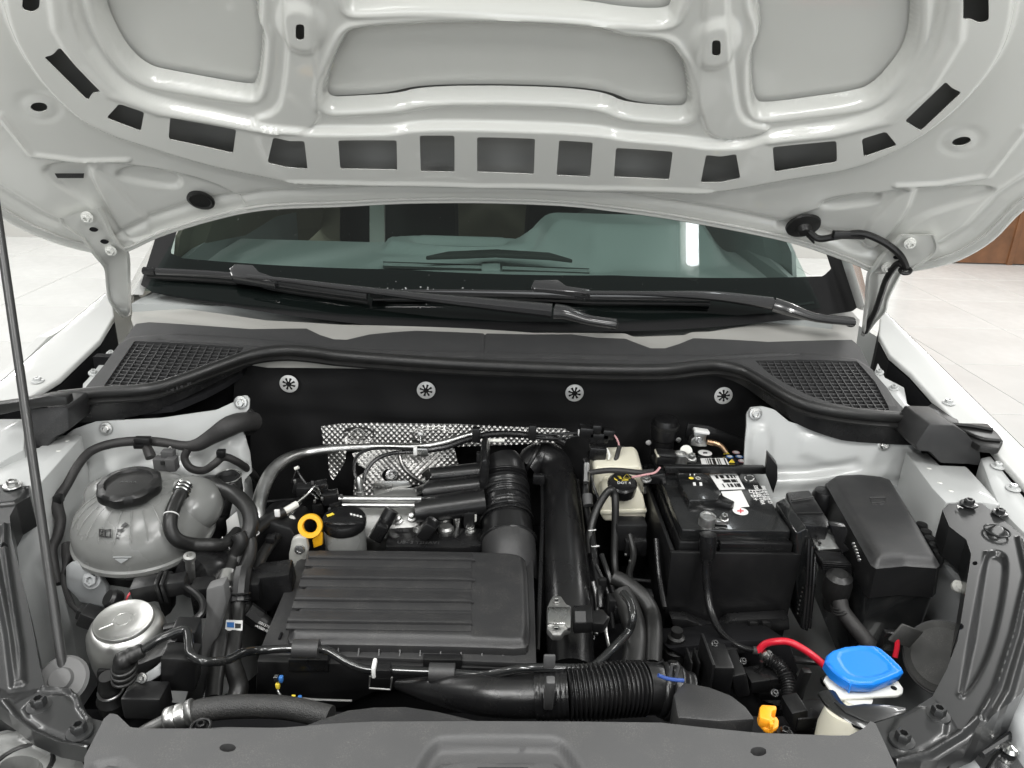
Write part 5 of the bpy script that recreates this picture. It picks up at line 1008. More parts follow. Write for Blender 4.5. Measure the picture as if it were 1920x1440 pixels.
# front lower detail of the box
obj('front_case', prism([Yp(*k, .766) for k in ((480, 1240), (1000, 1255), (1000, 1300), (800, 1290), (700, 1300), (640, 1330), (520, 1330), (478, 1310))], (0, .02, 0), bev=.004), 'black_plastic', ab)
bt = thing('bonnet_cable', 'thin grey cable with small yellow and blue clips below the air box', 'cable', Yp(530, 1300, .68))
obj('cable', tube([Yp(*k) for k in ((521, 1285, .755), (522, 1298, .75), (532, 1308, .745), (552, 1309, .742), (600, 1312, .74), (660, 1314, .738))], .0015, 8), 'zinc', bt)
for x, y, m_ in ((518, 1272, 'steel'), (527, 1273, 'blue_print'), (521, 1285, 'yellow_print'), (550, 1308, 'yellow_print'), (562, 1309, 'blue_print')): obj('clip', box(Yp(x, y, .742), (.005, .006, .008 if y < 1300 else .005), bev=.001), m_, bt)
# intake ducting
dk = thing('intake_duct', 'black corrugated intake elbow dropping into the air filter box', 'air duct', Yp(945, 960, 1.08))
pe = [Yp(*k) for k in ((936, 862, 1.19), (942, 880, 1.175), (944, 905, 1.155), (946, 935, 1.125), (949, 965, 1.095), (952, 1000, 1.06), (954, 1032, 1.03))]
def rfe(t, a): return 1+(.055*math.sin(a*2*math.pi/.0098) if .030 < a < .080 else 0)+(.03 if .098 < a < .106 or .12 < a < .126 else 0)
obj('elbow', tube(pe, [.034, .0395, .0405, .0405, .0405, .041, .042], 40, 22, rf=rfe), 'satin_plastic', dk, smooth=60)
for k_, (y_, Y_) in enumerate(((918, 1.142), (930, 1.130), (942, 1.118), (954, 1.106), (966, 1.094))):
    obj('bellows_ring', tube([Yp(946+k_*.7, y_, Y_)+q for q in circ(pe[4]-pe[3], .0408, 44)], .0026, 8, smooth=False, caps=False), 'satin_plastic', dk)
obj('clamp', tube([pe[4].lerp(pe[5], .3)+q for q in circ(pe[5]-pe[4], .0425, 40)], .0032, 8, smooth=False, caps=False, flat=(.5, 1.6)), 'satin_plastic', dk)
obj('clamp_lug', box(pe[4].lerp(pe[5], .3)+Vector((0, -.038, .022)), (.008, .008, .01), bev=.001), 'black_plastic', dk)
obj('collar', tube([pe[5].lerp(pe[6], .5)+q for q in circ(pe[6]-pe[5], .0435, 40)], .004, 8, smooth=False, caps=False), 'satin_plastic', dk)
rs = thing('intake_runners', 'three parallel black intake runners on a flange left of the corrugated elbow', 'air duct', Yp(850, 910, 1.1))
obj('flange', prism([Yp(*k, 1.12) for k in ((902, 866), (912, 860), (918, 880), (912, 960), (900, 966), (898, 900))], (0, .07, .01), bev=.003), 'satin_plastic', rs)
for (x0, y0, ya), (x1, y1, yb), r in (((806, 892, 1.17), (912, 882, 1.17), .0125), ((794, 921, 1.135), (912, 908, 1.14), .0145), ((780, 958, 1.09), (910, 940, 1.10), .0185)):
    A, B = Yp(x0, y0, ya), Yp(x1, y1, yb)
    obj('runner', tube([A, A.lerp(B, .15), A.lerp(B, .5), B], [r*1.08, r*1.14, r*1.14, r*1.18], 24, 4, flat=(1.0, 1.15)), 'satin_plastic', rs)
obj('top_tab', box(Yp(900, 858, 1.18), (.012, .01, .02), bev=.001), 'satin_plastic', rs)
cp2 = thing('charge_pipe', 'big smooth black charge pipe beside the corrugated elbow', 'pipe', Yp(1060, 1100, .93))
obj('pipe', tube([Yp(*k) for k in ((985, 880, 1.22), (1003, 862, 1.235), (1028, 860, 1.235), (1046, 885, 1.21), (1051, 930, 1.15), (1055, 990, 1.07), (1060, 1060, .985), (1065, 1130, .91), (1068, 1200, .85), (1070, 1262, .80))], [.026, .028, .030, .0305, .031, .0315, .0325, .033, .033, .033], 36, 10), 'satin_plastic', cp2, smooth=60)
obj('flange_seam', tube([Yp(*k) for k in ((1016, 905, 1.17), (1017, 960, 1.10), (1015, 1040, 1.0), (1012, 1120, .91), (1008, 1220, .82))], .0035, 8), 'satin_plastic', cp2)
obj('upper_collar', tube([Yp(994, 862, 1.225)+q for q in circ((1, -.2, -.5), .031, 30)], .004, 8, smooth=False, caps=False), 'satin_plastic', cp2)
obj('tab', box(Yp(1010, 898, 1.14), (.02, .01, .018), bev=.002), 'satin_plastic', cp2)
obj('seam_line', tube([Yp(*k) for k in ((1083, 900, 1.18), (1090, 960, 1.11), (1098, 1040, 1.0), (1108, 1120, .92), (1112, 1200, .86))], .003, 8), 'satin_plastic', cp2)
# pressure sensor
ms = thing('pressure_sensor', 'grey pressure sensor with two screw eyes on the charge pipe', 'sensor', Zp(1060, 1155, .87))
mz = .905; 
obj('body', prism([Zp(*k, mz) for k in ((1026, 1138), (1032, 1124), (1036, 1117), (1052, 1117), (1062, 1132), (1071, 1136), (1070, 1178), (1060, 1180), (1052, 1190), (1036, 1190), (1026, 1178))], (0, 0, -.010), bev=.002), 'cast_alu', ms)
obj('cover', prism([Zp(*k, mz+.004) for k in ((1027, 1137), (1070, 1137), (1070, 1176), (1064, 1176), (1058, 1168), (1027, 1168))], (0, 0, -.006), bev=.0015), 'aluminium', ms)
for y in (1126, 1180):
    obj('eyelet', lathe([(.0055, 0), (.0055, .002), (.0035, .002), (.0035, .0005), (0, .0005)], Zp(1043, y, mz+.0005), n=18), 'zinc', ms)
    obj('eye_hole', lathe([(.0034, 0), (0, .0002)], Zp(1043, y, mz+.0012), n=14), 'deep_black', ms)
obj('socket', prism([Zp(*k, mz+.003) for k in ((1074, 1134), (1110, 1134), (1112, 1166), (1076, 1168))], (0, 0, -.018), bev=.002), 'satin_plastic', ms)
obj('label', prism([Zp(*k, mz+.004) for k in ((1078, 1146), (1098, 1146), (1099, 1166), (1079, 1166))], (0, 0, -.002)), 'slam_plastic', ms, smooth=0)
obj('plug', prism([Zp(*k, mz) for k in ((1108, 1144), (1130, 1140), (1143, 1156), (1132, 1170), (1110, 1168))], (0, 0, -.016), bev=.003), 'satin_plastic', ms)
obj('cable', tube([Yp(1140, 1158, .86), Yp(1136, 1180, .83), Yp(1140, 1205, .81), Yp(1144, 1222, .79)], .0022, 8), 'zinc', ms)
# snorkel across the front
sn = thing('intake_snorkel', 'black intake snorkel with corrugated section behind the front cover', 'air duct', Yp(1100, 1300, .66))
obj('smooth_duct', tube([Yp(*k) for k in ((745, 1284, .735), (815, 1293, .71), (895, 1302, .685), (960, 1305, .675), (1012, 1304, .67))], [.006, .016, .0225, .024, .0245], 28, 10), 'satin_plastic', sn, smooth=60)
obj('coupler', tube([Yp(1004, 1304, .67), Yp(1066, 1301, .668)], .0262, 32, 40, rf=lambda t, a: 1+.03*(math.sin(t*40) > .2)), 'satin_plastic', sn, smooth=40)
obj('wire_clip', join(box(Yp(1030, 1300, .64), (.010, .01, .050), (1, 0, 0), (0, .9, .2), bev=.002), box(Yp(1030, 1240, .655), (.013, .004, .018), bev=.002)), 'slam_plastic', sn)
def rfc(t, a): return 1+.075*math.sin(a*2*math.pi/.00505)
obj('corrugated_duct', tube([Yp(1064, 1300, .668), Yp(1110, 1296, .67), Yp(1160, 1292, .675), Yp(1207, 1290, .68)], .0288, 36, 62, rf=rfc), 'satin_plastic', sn, smooth=75)
obj('cuff', tube([Yp(1205, 1290, .68), Yp(1225, 1291, .682), Yp(1240, 1292, .683)], [.0288, .0285, .027], 32, 6), 'satin_plastic', sn)
obj('end_cuff', tube([Yp(1236, 1292, .683), Yp(1262, 1297, .682), Yp(1290, 1306, .68)], [.0295, .0295, .026], 32, 12, rf=lambda t, a: 1+.05*math.sin(a*420)), 'satin_plastic', sn)
cl_ = obj('hose_clamp', tube([Yp(1254, 1294, .683)+q for q in circ((1, 0, -.25), .0315, 40)], .0035, 8, smooth=False, caps=False, flat=(.6, 1.4)), 'satin_plastic', sn)
obj('clamp_loop', tube([Yp(*k, .655) for k in ((1256, 1268), (1260, 1246), (1270, 1244), (1272, 1250), (1264, 1282))], .0018, 8, 1, smooth=False), 'slam_plastic', cl_)
obj('blue_band', tube([Yp(*k, .652) for k in ((1234, 1266), (1250, 1272), (1268, 1275), (1282, 1276))], .0022, 8), 'blue_clip', cl_)
# ================================================================ right side: brake reservoir
br = thing('brake_fluid_reservoir', 'cream brake fluid reservoir with black ribbed cap', 'fluid reservoir', Yp(1165, 980, 1.14))
obj('lower_tank', prism([Yp(*k, 1.115) for k in ((1126, 960), (1130, 928), (1140, 914), (1196, 914), (1206, 930), (1212, 958), (1211, 970), (1207, 977), (1134, 978), (1127, 968))], (0, .07, 0), bev=.006, seg=3), 'cream_plastic', br)
obj('seam_rim', prism([Yp(*k, 1.112) for k in ((1125, 958), (1213, 955), (1213, 962), (1126, 966))], (0, .075, 0), bev=.002), 'cream_plastic', br)
obj('upper_tank', prism([Yp(*k, 1.155) for k in ((1112, 930), (1112, 885), (1118, 876), (1198, 874), (1206, 884), (1208, 926))], (0, .06, .01), bev=.006, seg=3), 'cream_plastic', br)
bc = Yp(1166, 912, 1.125)
bcap = obj('screw_cap', lathe([(.023, -.012), (.0245, -.010), (.0245, .008), (.0215, .011), (0, .0115)], bc, (0, -.28, 1), 60, lambda t, h: 1+(.022*(1 if math.sin(24*t) > 0 else 0) if h < .009 else 0)), 'satin_plastic', br, smooth=30)
BZ = Plane(bc+Vector((0, -.28, 1)).normalized()*.0118, (1, 0, 0), (0, 1, .28))
obj('warning_triangle', tube([BZ.p(*k, .0006) for k in ((1168, 897), (1175, 889), (1182, 897), (1168, 897))], .0006, 5, 1, smooth=False), 'yellow_print', bcap)
obj('lettering', text_vf('DOT 4', BZ, 1170, 906, .0078, 0, .0006), 'print_white', bcap)
obj('symbol', join(*[quad_on(BZ, q, .0008, .0008) for q in (((1151, 896), (1157, 900), (1158, 902), (1152, 899)), ((1158, 893), (1163, 893), (1166, 898), (1162, 898)), ((1166, 900), (1178, 899), (1178, 901), (1166, 901)))]), 'yellow_print', bcap, smooth=0)
lp_ = thing('brake_hose', 'black hose looping up in front of the brake fluid reservoir', 'hose', Yp(1150, 1000, 1.06))
obj('rubber_tube', tube([Yp(*k) for k in ((1108, 1040, 1.0), (1106, 1005, 1.03), (1115, 965, 1.055), (1130, 935, 1.07), (1144, 919, 1.075), (1152, 926, 1.075), (1154, 950, 1.065), (1153, 1000, 1.05), (1152, 1050, 1.03), (1156, 1090, 1.0))], .0062, 12), 'rubber', lp_)
lv = thing('brake_pipe', 'thin black pipe with white bands running beside the charge pipe', 'pipe', Yp(1115, 1050, .98))
obj('pipe', tube([Yp(*k) for k in ((1097, 862, 1.18), (1102, 880, 1.16), (1098, 920, 1.12), (1101, 955, 1.09), (1108, 990, 1.05), (1113, 1030, 1.0), (1118, 1070, .96), (1124, 1110, .92), (1126, 1140, .90))], .0056, 12), 'satin_plastic', lv)
for y, x in ((994, 1110), (1024, 1116)): obj('white_band', ring(Yp(x, y, 1.035 if y < 1000 else 1.0), (.1, -.5, -.9), .0058, .0009), 'print_white', lv)
obj('metal_sleeve', tube([Yp(1100, 870, 1.15), Yp(1099, 905, 1.12)], .0055, 12, 2), 'steel', lv)
obj('sleeve_end', tube([Yp(1101, 928, 1.10), Yp(1103, 948, 1.085)], .0085, 12, 2), 'slam_plastic', lv)
cr_ = thing('cross_bar_loom', 'black taped wires lying across the top of the brake fluid reservoir', 'wiring', Yp(1160, 882, 1.13))
obj('bundle', tube([Yp(*k) for k in ((1106, 886, 1.13), (1140, 882, 1.125), (1170, 883, 1.12), (1200, 886, 1.12), (1224, 884, 1.13))], .0048, 10), 'tape_black', cr_)
obj('wire', tube([Yp(*k) for k in ((1185, 895, 1.10), (1210, 890, 1.11), (1228, 886, 1.115), (1238, 876, 1.12))], .0019, 8), 'pink_print', cr_)
obj('wire', tube([Yp(*k) for k in ((1108, 892, 1.12), (1114, 915, 1.10), (1122, 935, 1.09))], .0026, 8), 'satin_plastic', cr_)

# ================================================================ battery
bx0, bx1, by0, by1, bz = .300, .470, .968, 1.222, .940
bat = thing('battery', 'black car battery with white stickers inside a black sleeve', 'battery', ((bx0+bx1)/2, 1.09, .74))
BT = zplane(bz)
obj('case', box(((bx0+bx1)/2, (by0+by1)/2, bz-.11), (bx1-bx0, by1-by0, .18), bev=.004), 'satin_plastic', bat)
obj('top', box(((bx0+bx1)/2, (by0+by1)/2, bz-.011), (bx1-bx0-.004, by1-by0-.004, .022), bev=.003), 'gloss_black', bat)
obj('front_ledge', box(((bx0+bx1)/2+.03, by0-.002, bz-.024), (bx1-bx0-.06, .012, .016), bev=.002), 'satin_plastic', bat)
def lab(n, pix, m, h=.0005, parent=bat): return obj(n, quad_on(BT, pix, h, .0005), m, parent, smooth=0)
def disc(px, py, r, m, h=.0008, n='round_label', parent=bat):
    return obj(n, lathe([(r, 0), (r, .0003), (0, .0003)], BT.p(px, py, h), n=20), m, parent)
def bars(pix, n, m, parent, seed=1, h=.0011, vert=True, dens=.55):
    r = random.Random(seed); A, B, Cc, D = [BT.p(*k, h) for k in pix]; mb = MB(); t = 0
    while t < .97:
        w_ = r.uniform(.4, 1.6)/n
        if r.random() < dens:
            a, b = t, min(1, t+w_); mb.add(([A.lerp(B, a), A.lerp(B, b), D.lerp(Cc, b), D.lerp(Cc, a)], [[0, 1, 2, 3]]))
        t += w_
    return obj('print_bars', mb, m, parent, smooth=0)
disc(1322, 850, .0125, 'print_white'); lab('minus_sign', ((1318, 849), (1326, 849), (1326, 851.5), (1318, 851.5)), 'print_black', .0016)
L1 = lab('sticker', ((1313, 860), (1361, 859), (1368, 874), (1317, 876)), 'print_white'); bars(((1320, 861), (1360, 860), (1366, 873), (1324, 874)), 26, 'print_black', L1, 2)
L2 = lab('sticker', ((1330, 890), (1381, 888), (1397, 917), (1349, 919)), 'print_white')
for k, (a, b) in enumerate(((.05, .28), (.36, .58), (.66, .92))):
    A, B, Cc, D = (1334, 891), (1379, 890), (1394, 916), (1352, 917)
    f = lambda s, t: (A[0]*(1-s)*(1-t)+B[0]*s*(1-t)+Cc[0]*s*t+D[0]*(1-s)*t, A[1]*(1-s)*(1-t)+B[1]*s*(1-t)+Cc[1]*s*t+D[1]*(1-s)*t)
    bars((f(.1, a), f(.95, a), f(.95, b), f(.1, b)), 16, 'print_black', L2, 4+k, dens=.65)
L3 = lab('sticker', ((1352, 922), (1390, 920), (1405, 950), (1366, 953)), 'pale_paper')
dl = disc(1388, 960, .012, 'print_white', .0014, 'plus_label'); obj('plus_sign', join(quad_on(BT, ((1382, 959.2), (1394, 959.2), (1394, 961), (1382, 961)), .0024, .0004), quad_on(BT, ((1387, 956), (1389, 956), (1389.6, 964), (1387.6, 964)), .0025, .0004)), 'red_print', dl, smooth=0)
for x, y, m_, tri in ((1362, 849, 'yellow_print', 1), (1380, 849, 'pink_print', 0), (1368, 857, 'blue_print', 0), (1386, 857, 'blue_print', 0), (1372, 865, 'yellow_print', 1), (1391, 865, 'pink_print', 0)):
    if tri: lab('hazard_symbol', ((x-6, y+3), (x, y-4), (x+6, y+3)), m_, .0009)
    else:
        q = disc(x, y, .0068, m_, .0008, 'hazard_symbol'); disc(x, y, .0045, 'print_white', .0014, 'symbol_centre', q)
obj('lettering', text_vf('EFB+', BT, 1413, 929, .017, R_(-96), .0008), 'print_white', bat)
obj('lettering', join(*[text_vf(s_, BT, x, 928, .0095, R_(-96), .0008) for x, s_ in ((1437, '000 915 105 D'), (1430, '12V 59Ah'), (1423, '320A DIN 640A'))]), 'print_white', bat)
obj('recycle_mark', join(*[tube([BT.p(1405+9*math.cos(a), 897+5.5*math.sin(a), .0008), BT.p(1405+9*math.cos(a+.8), 897+5.5*math.sin(a+.8), .0008), BT.p(1405+9*math.cos(a+1.5), 897+5.5*math.sin(a+1.5), .0008)], .0009, 5, 2) for a in (0, 2.1, 4.2)]), 'print_white', bat)
# cover module on the terminal side
md = obj('terminal_cover', prism([Zp(*k, bz+.014) for k in ((1270, 888), (1325, 888), (1352, 922), (1346, 936), (1292, 938), (1272, 900))], (0, 0, -.02), bev=.003), 'gloss_black', bat)
MZ = zplane(bz+.014)
obj('charge_eye', lathe([(.0042, 0), (0, .0006)], MZ.p(1296, 897, .0006), n=16), 'yellow_print', md); obj('charge_eye_ring', ring(MZ.p(1309, 897, .0006), (0, 0, 1), .004, .0004), 'print_white', md)
obj('print_block', join(*[quad_on(MZ, ((x, 905), (x+5, 905), (x+6, 911), (x+1, 911)), .0008, .0005) for x in (1299, 1311)]+[quad_on(MZ, ((x, 889.5), (x+2, 889.5), (x+2, 891.5), (x, 891.5)), .0008, .0005) for x in (1293, 1301)]), 'print_white', md, smooth=0)
obj('carry_lip', prism([Zp(*k, bz+.010) for k in ((1288, 928), (1350, 926), (1378, 940), (1372, 946), (1340, 940), (1294, 941))], (0, 0, -.012), bev=.002), 'satin_plastic', bat)
# sleeve
SZ = bz-.03
o_ = .014
slv = thing('battery_sleeve', 'tall black heat sleeve wrapped around the battery', 'battery sleeve', ((bx0+bx1)/2, by0-o_, .66))
X0, X1, Y0, Y1 = bx0-o_, bx1+o_, by0-o_, by1+o_
for n_, P, off in (('front_wall', [(X0, Y0, SZ), (X1, Y0, SZ), (X1-.004, Y0+.004, .70), (X0+.004, Y0+.004, .70)], (0, .007, 0)), ('side_wall', [(X0, Y0+.008, SZ), (X0, Y1, SZ), (X0+.004, Y1, .70), (X0+.004, Y0+.008, .70)], (.007, 0, 0)), ('side_wall', [(X1, Y0+.008, SZ), (X1, Y1, SZ), (X1-.004, Y1, .70), (X1-.004, Y0+.008, .70)], (-.007, 0, 0)), ('rear_wall', [(X0+.008, Y1, SZ), (X1-.008, Y1, SZ), (X1-.008, Y1, .70), (X0+.008, Y1, .70)], (0, -.007, 0))):
    obj(n_, prism([Vector(p) for p in P], off, bev=.002), 'black_plastic', slv)
# tray below
try_ = thing('battery_tray', 'black plastic battery tray with ribs below the battery', 'tray', ((bx0+bx1)/2, .95, .6))
obj('tray_floor', box(((bx0+bx1)/2, 1.06, .69), (.24, .32, .02), bev=.003), 'black_plastic', try_)
obj('front_lip', prism([Yp(*k, .93) for k in ((1258, 1160), (1290, 1162), (1330, 1178), (1350, 1178), (1370, 1164), (1480, 1158), (1482, 1182), (1430, 1186), (1350, 1196), (1290, 1184), (1262, 1178))], (0, .02, 0), bev=.003), 'satin_plastic', try_)
for x, y in ((1412, 1172), (1436, 1172)): obj('clip', box(Yp(x, y, .92), (.014, .008, .014), bev=.002), 'satin_plastic', try_)
obj('support_foot', join(box(Yp(1345, 1255, .80), (.028, .05, .05), bev=.004), box(Yp(1322, 1250, .79), (.004, .06, .06), bev=.001), box(Yp(1380, 1262, .80), (.02, .05, .04), (1, 0, .3), bev=.004)), 'black_plastic', try_)
obj('damper', lathe([(.016, -.03), (.018, -.02), (.018, .0), (.012, .006), (.012, .02), (.008, .022), (.008, .032)], Yp(1265, 1215, .86), n=18), 'rubber', try_)
obj('rib', join(*[box(Yp(1290+14*i, 1248, .80), (.003, .03, .035), bev=.001) for i in range(3)]), 'satin_plastic', try_)
obj('deck', prism([Yp(*k, .84) for k in ((1250, 1215), (1400, 1200), (1480, 1200), (1500, 1260), (1440, 1300), (1290, 1240))], (0, .1, -.05), bev=.004), 'deep_black', try_)
# hold-down strap
hd = thing('battery_strap', 'black hold down bar clamped across the battery top', 'strap', Yp(1350, 885, 1.15))
obj('bar', prism([Yp(*k, 1.135) for k in ((1246, 875), (1436, 877), (1438, 890), (1248, 888))], (0, .012, 0), bev=.002), 'satin_plastic', hd)
obj('upright', prism([Yp(*k, 1.12) for k in ((1440, 852), (1458, 874), (1458, 900), (1450, 926), (1436, 890))], (.004, .02, 0), bev=.0015), 'black_plastic', hd)
obj('bracket', prism([Yp(*k, 1.125) for k in ((1206, 899), (1226, 890), (1248, 890), (1250, 905), (1240, 908), (1206, 908))], (0, .02, 0), bev=.002), 'satin_plastic', hd)
obj('bolt', bolt_vf(Yp(1211, 899, 1.125), (0, -.3, 1), .0095, .007, .007), 'zinc', hd)
obj('stud', tube([Yp(1209, 912, 1.12), Yp(1209, 924, 1.12)], .003, 8, 2), 'zinc', hd)
# terminals
tp_ = thing('positive_terminal', 'silver positive battery clamp with black cable boot', 'terminal', Yp(1327, 975, .985))
tq = Yp(1326, 975, .985)
obj('clamp', lathe([(.0125, -.016), (.0125, .006), (.0118, .008), (.010, .008), (.0095, .0065), (0, .0065)], tq, (0, -.1, 1), 28), 'zinc', tp_)
obj('ear', box(tq+Vector((.022, 0, -.002)), (.02, .01, .008), bev=.002), 'zinc', tp_); obj('bolt', bolt_vf(tq+Vector((.024, -.003, .003)), (0, -.2, 1), .007, .0052, .008), 'zinc', tp_)
obj('foot', box(tq+Vector((-.002, -.012, -.02)), (.018, .012, .01), bev=.002), 'zinc', tp_)
obj('socket', box(tq+Vector((0, -.008, -.034)), (.028, .022, .016), bev=.003), 'satin_plastic', tp_)
pc = thing('positive_cable', 'black battery cable hanging in front of the sleeve and joining a red cable', 'cable', Yp(1328, 1110, .93))
obj('boot', tube([Yp(1328, 1002, .945), Yp(1327, 1025, .942), Yp(1326, 1048, .94)], [.0125, .0125, .010], 16, 4), 'satin_plastic', pc)
obj('black_cable', tube([Yp(*k) for k in ((1324, 1040, .938), (1324, 1075, .932), (1327, 1115, .92), (1334, 1150, .90), (1350, 1182, .87), (1372, 1203, .845), (1398, 1216, .83), (1424, 1220, .82))], [.0062, .0062, .006, .0056, .005, .0045, .004, .004], 12), 'satin_plastic', pc)
obj('red_cable', tube([Yp(*k) for k in ((1421, 1221, .82), (1434, 1208, .82), (1455, 1203, .815), (1480, 1204, .81), (1508, 1218, .80), (1535, 1238, .79), (1560, 1262, .78), (1590, 1280, .77))], .0048, 14), 'red_cable', pc)
obj('tape_end', tube([Yp(1412, 1219, .822), Yp(1426, 1221, .82)], .0055, 12, 2), 'tape_black', pc)
obj('foil_wrap', lathe([(.006, 0), (.008, .004), (.007, .012), (.005, .016)], Yp(1430, 1236, .815), (.5, -.3, 1), 9), 'zinc', pc)
obj('ribbed_conduit', tube([Yp(*k) for k in ((1436, 1232, .815), (1462, 1250, .80), (1478, 1280, .78), (1480, 1310, .76), (1474, 1340, .74))], .0098, 16, 26, rf=lambda t, a: 1+.07*math.sin(a*1500)), 'satin_plastic', pc)
nt_ = thing('negative_terminal', 'metal negative clamp with cream sensor block behind the battery strap', 'terminal', Yp(1275, 862, 1.2))
obj('sensor_block', box(Yp(1247, 857, 1.175), (.034, .026, .022), (1, 0, -.08), bev=.003), 'black_plastic', nt_)
obj('sensor_lid', box(Yp(1247, 851, 1.175), (.033, .026, .006), (1, 0, -.08), bev=.002), 'cream_plastic', nt_)
obj('clamp', lathe([(.0135, -.012), (.0135, .008), (.010, .009), (.009, .004), (0, .004)], Yp(1275, 858, 1.185), n=24), 'zinc', nt_)
obj('ear', box(Yp(1292, 860, 1.185), (.024, .016, .008), bev=.002), 'zinc', nt_); obj('nut', bolt_vf(Yp(1296, 859, 1.175), (0, -.4, 1), .0085, .0062, .008), 'zinc', nt_)
obj('pale_tab', lathe([(.011, 0), (.011, .003), (0, .003)], Yp(1286, 846, 1.2), (0, -.8, .4), 16), 'white_plastic', nt_)
obj('pink_tag', box(Yp(1252, 871, 1.165), (.010, .004, .006), bev=.001), 'pink_print', nt_)
gs_ = thing('ground_stud', 'silver ground clamp with copper end cable behind the battery', 'terminal', Yp(1310, 830, 1.25))
obj('clamp', prism([Yp(*k, 1.23) for k in ((1300, 808), (1328, 812), (1324, 822), (1326, 838), (1312, 838), (1294, 836), (1296, 824), (1302, 820))], (0, .016, 0), bev=.002), 'zinc', gs_)
obj('cap', box(Yp(1315, 808, 1.225), (.028, .016, .006), (1, 0, -.15), bev=.002), 'print_white', gs_)
obj('bolt', bolt_vf(Yp(1310, 825, 1.228), (0, -1, .2), .007, .005, .006), 'steel', gs_)
obj('cable_lug', tube([Yp(1326, 828, 1.225), Yp(1342, 831, 1.222)], .0052, 10, 2), 'copper', gs_); obj('cable', tube([Yp(1340, 830, 1.222), Yp(1352, 836, 1.215), Yp(1362, 848, 1.21)], .0046, 10), 'copper', gs_)
pv = obj('black_panel', prism([Yp(*k, 1.27) for k in ((1284, 820), (1290, 794), (1330, 800), (1394, 824), (1398, 836), (1392, 846), (1360, 842), (1290, 828))], (0, .006, 0), bev=.002), 'black_plastic', None, 'black sheet panel standing behind the ground clamp', 'panel')
vd = thing('vacuum_duct', 'black rubber capped duct standing behind the cream sensor block', 'duct', Yp(1248, 850, 1.26))
obj('body', lathe([(.020, -.08), (.020, -.03), (.023, -.028), (.024, 0), (.021, .010), (.012, .013), (0, .013)], Yp(1247, 795, 1.26), n=28), 'black_plastic', vd)
obj('band', lathe([(.022, 0), (.0255, .002), (.0255, .008), (.022, .010)], Yp(1247, 803, 1.26), n=28), 'rubber', vd)
for x, y, m_ in ((1216, 830, 'print_white'), (1272, 825, 'print_white')): obj('stud_cap', lathe([(.0055, 0), (.004, .003), (0, .004)], Yp(x, y, 1.315), (0, -1, 0), 12), m_, ins)
obj('hook_plate', prism([Yp(*k, 1.30) for k in ((1158, 840), (1172, 838), (1174, 870), (1156, 870))], (0, .01, 0), bev=.003), 'satin_plastic', ins)

# ================================================================ engine control unit and fuse box
ecu = thing('engine_control_unit', 'black control unit with silver plate between battery and fuse box', 'control unit', Yp(1525, 1100, .93))
obj('holder', prism([Zp(*k, .945) for k in ((1474, 922), (1518, 918), (1556, 978), (1552, 988), (1500, 982), (1492, 978))], (0, 0, -.05), bev=.003), 'satin_plastic', ecu)
obj('holder_rib', join(*[tube([Zp(*a, .947), Zp(*b, .947)], .0012, 6, 1) for a, b in (((1484, 938), (1526, 932)), ((1495, 962), (1543, 962)))]), 'satin_plastic', ecu)
obj('silver_plate', prism([Zp(*k, .922) for k in ((1506, 980), (1520, 976), (1574, 1014), (1578, 1028), (1534, 1030), (1524, 1012))], (0, 0, -.004), bev=.001), 'aluminium', ecu)
obj('plate_edge', join(*[box(Zp(1522+5*i, 994+8*i, .925), (.004, .004, .003), bev=.0005) for i in range(4)]), 'print_black', ecu)
obj('housing', prism([Yp(*k, .955) for k in ((1492, 1000), (1512, 990), (1534, 1030), (1530, 1100), (1516, 1186), (1502, 1180), (1490, 1080))], (0, .09, 0), bev=.003), 'gloss_black', ecu)
for i in range(3): obj('cooling_fin', tube([Yp(1517+6*i, 1010+14*i, .95), Yp(1513+6*i, 1100, .93), Yp(1506+6*i, 1178, .91)], .0025, 8), 'satin_plastic', ecu)
obj('lock_slider', prism([Yp(*k, .93) for k in ((1556, 984), (1588, 988), (1590, 1000), (1582, 1020), (1594, 1032), (1580, 1038), (1568, 1020))], (0, .012, 0), bev=.002), 'satin_plastic', ecu)
obj('connector', prism([Yp(*k, .92) for k in ((1540, 1052), (1596, 1056), (1600, 1078), (1545, 1076))], (0, .03, 0), bev=.003), 'satin_plastic', ecu)
obj('connector_rib', join(*[tube([Yp(1542, 1056+4*i, .918), Yp(1597, 1060+4*i, .918)], .0009, 6, 1) for i in range(5)]), 'satin_plastic', ecu)
obj('cable_boot', lathe([(.012, -.055), (.013, -.04), (.0185, -.03), (.02, -.01), (.018, .004), (.011, .010), (0, .011)], Yp(1573, 1085, .90), (-.05, -.1, 1), 28), 'rubber', ecu)
obj('cable', tube([Yp(*k) for k in ((1574, 1125, .89), (1580, 1145, .88), (1600, 1172, .865), (1628, 1206, .845), (1645, 1235, .82))], [.011, .0105, .0105, .011, .011], 14), 'tape_black', ecu)
obj('cable_rings', join(*[ring(Yp(1574+i, 1136+5*i, .886-.003*i), (.3, -.3, -1), .0112, .0016) for i in range(3)]), 'rubber', ecu)
for i in range(7): obj('pin', box(Yp(1505-1.6*i, 1102+8*i, .94), (.0016, .002, .002), bev=0), 'zinc', ecu)
fbx = thing('fuse_box', 'black fuse box with large smooth tilted lid', 'fuse box', Zp(1660, 1060, .74))
fz2 = .957
top_ = [Zp(*k, fz2) for k in ((1550, 893), (1562, 887), (1610, 886), (1650, 890), (1676, 898), (1722, 970), (1768, 1050), (1700, 1048), (1640, 1052), (1598, 975))]
FZ = zplane(fz2)
def lidh(U, V, m): return -.012*sm(1+m/.014)**2+.002*sm(-m/.02)
lid_o = [(1550, 895), (1562, 887), (1610, 885), (1650, 889), (1677, 898), (1722, 970), (1766, 1046), (1760, 1052), (1700, 1048), (1646, 1053), (1636, 1046), (1596, 975)]
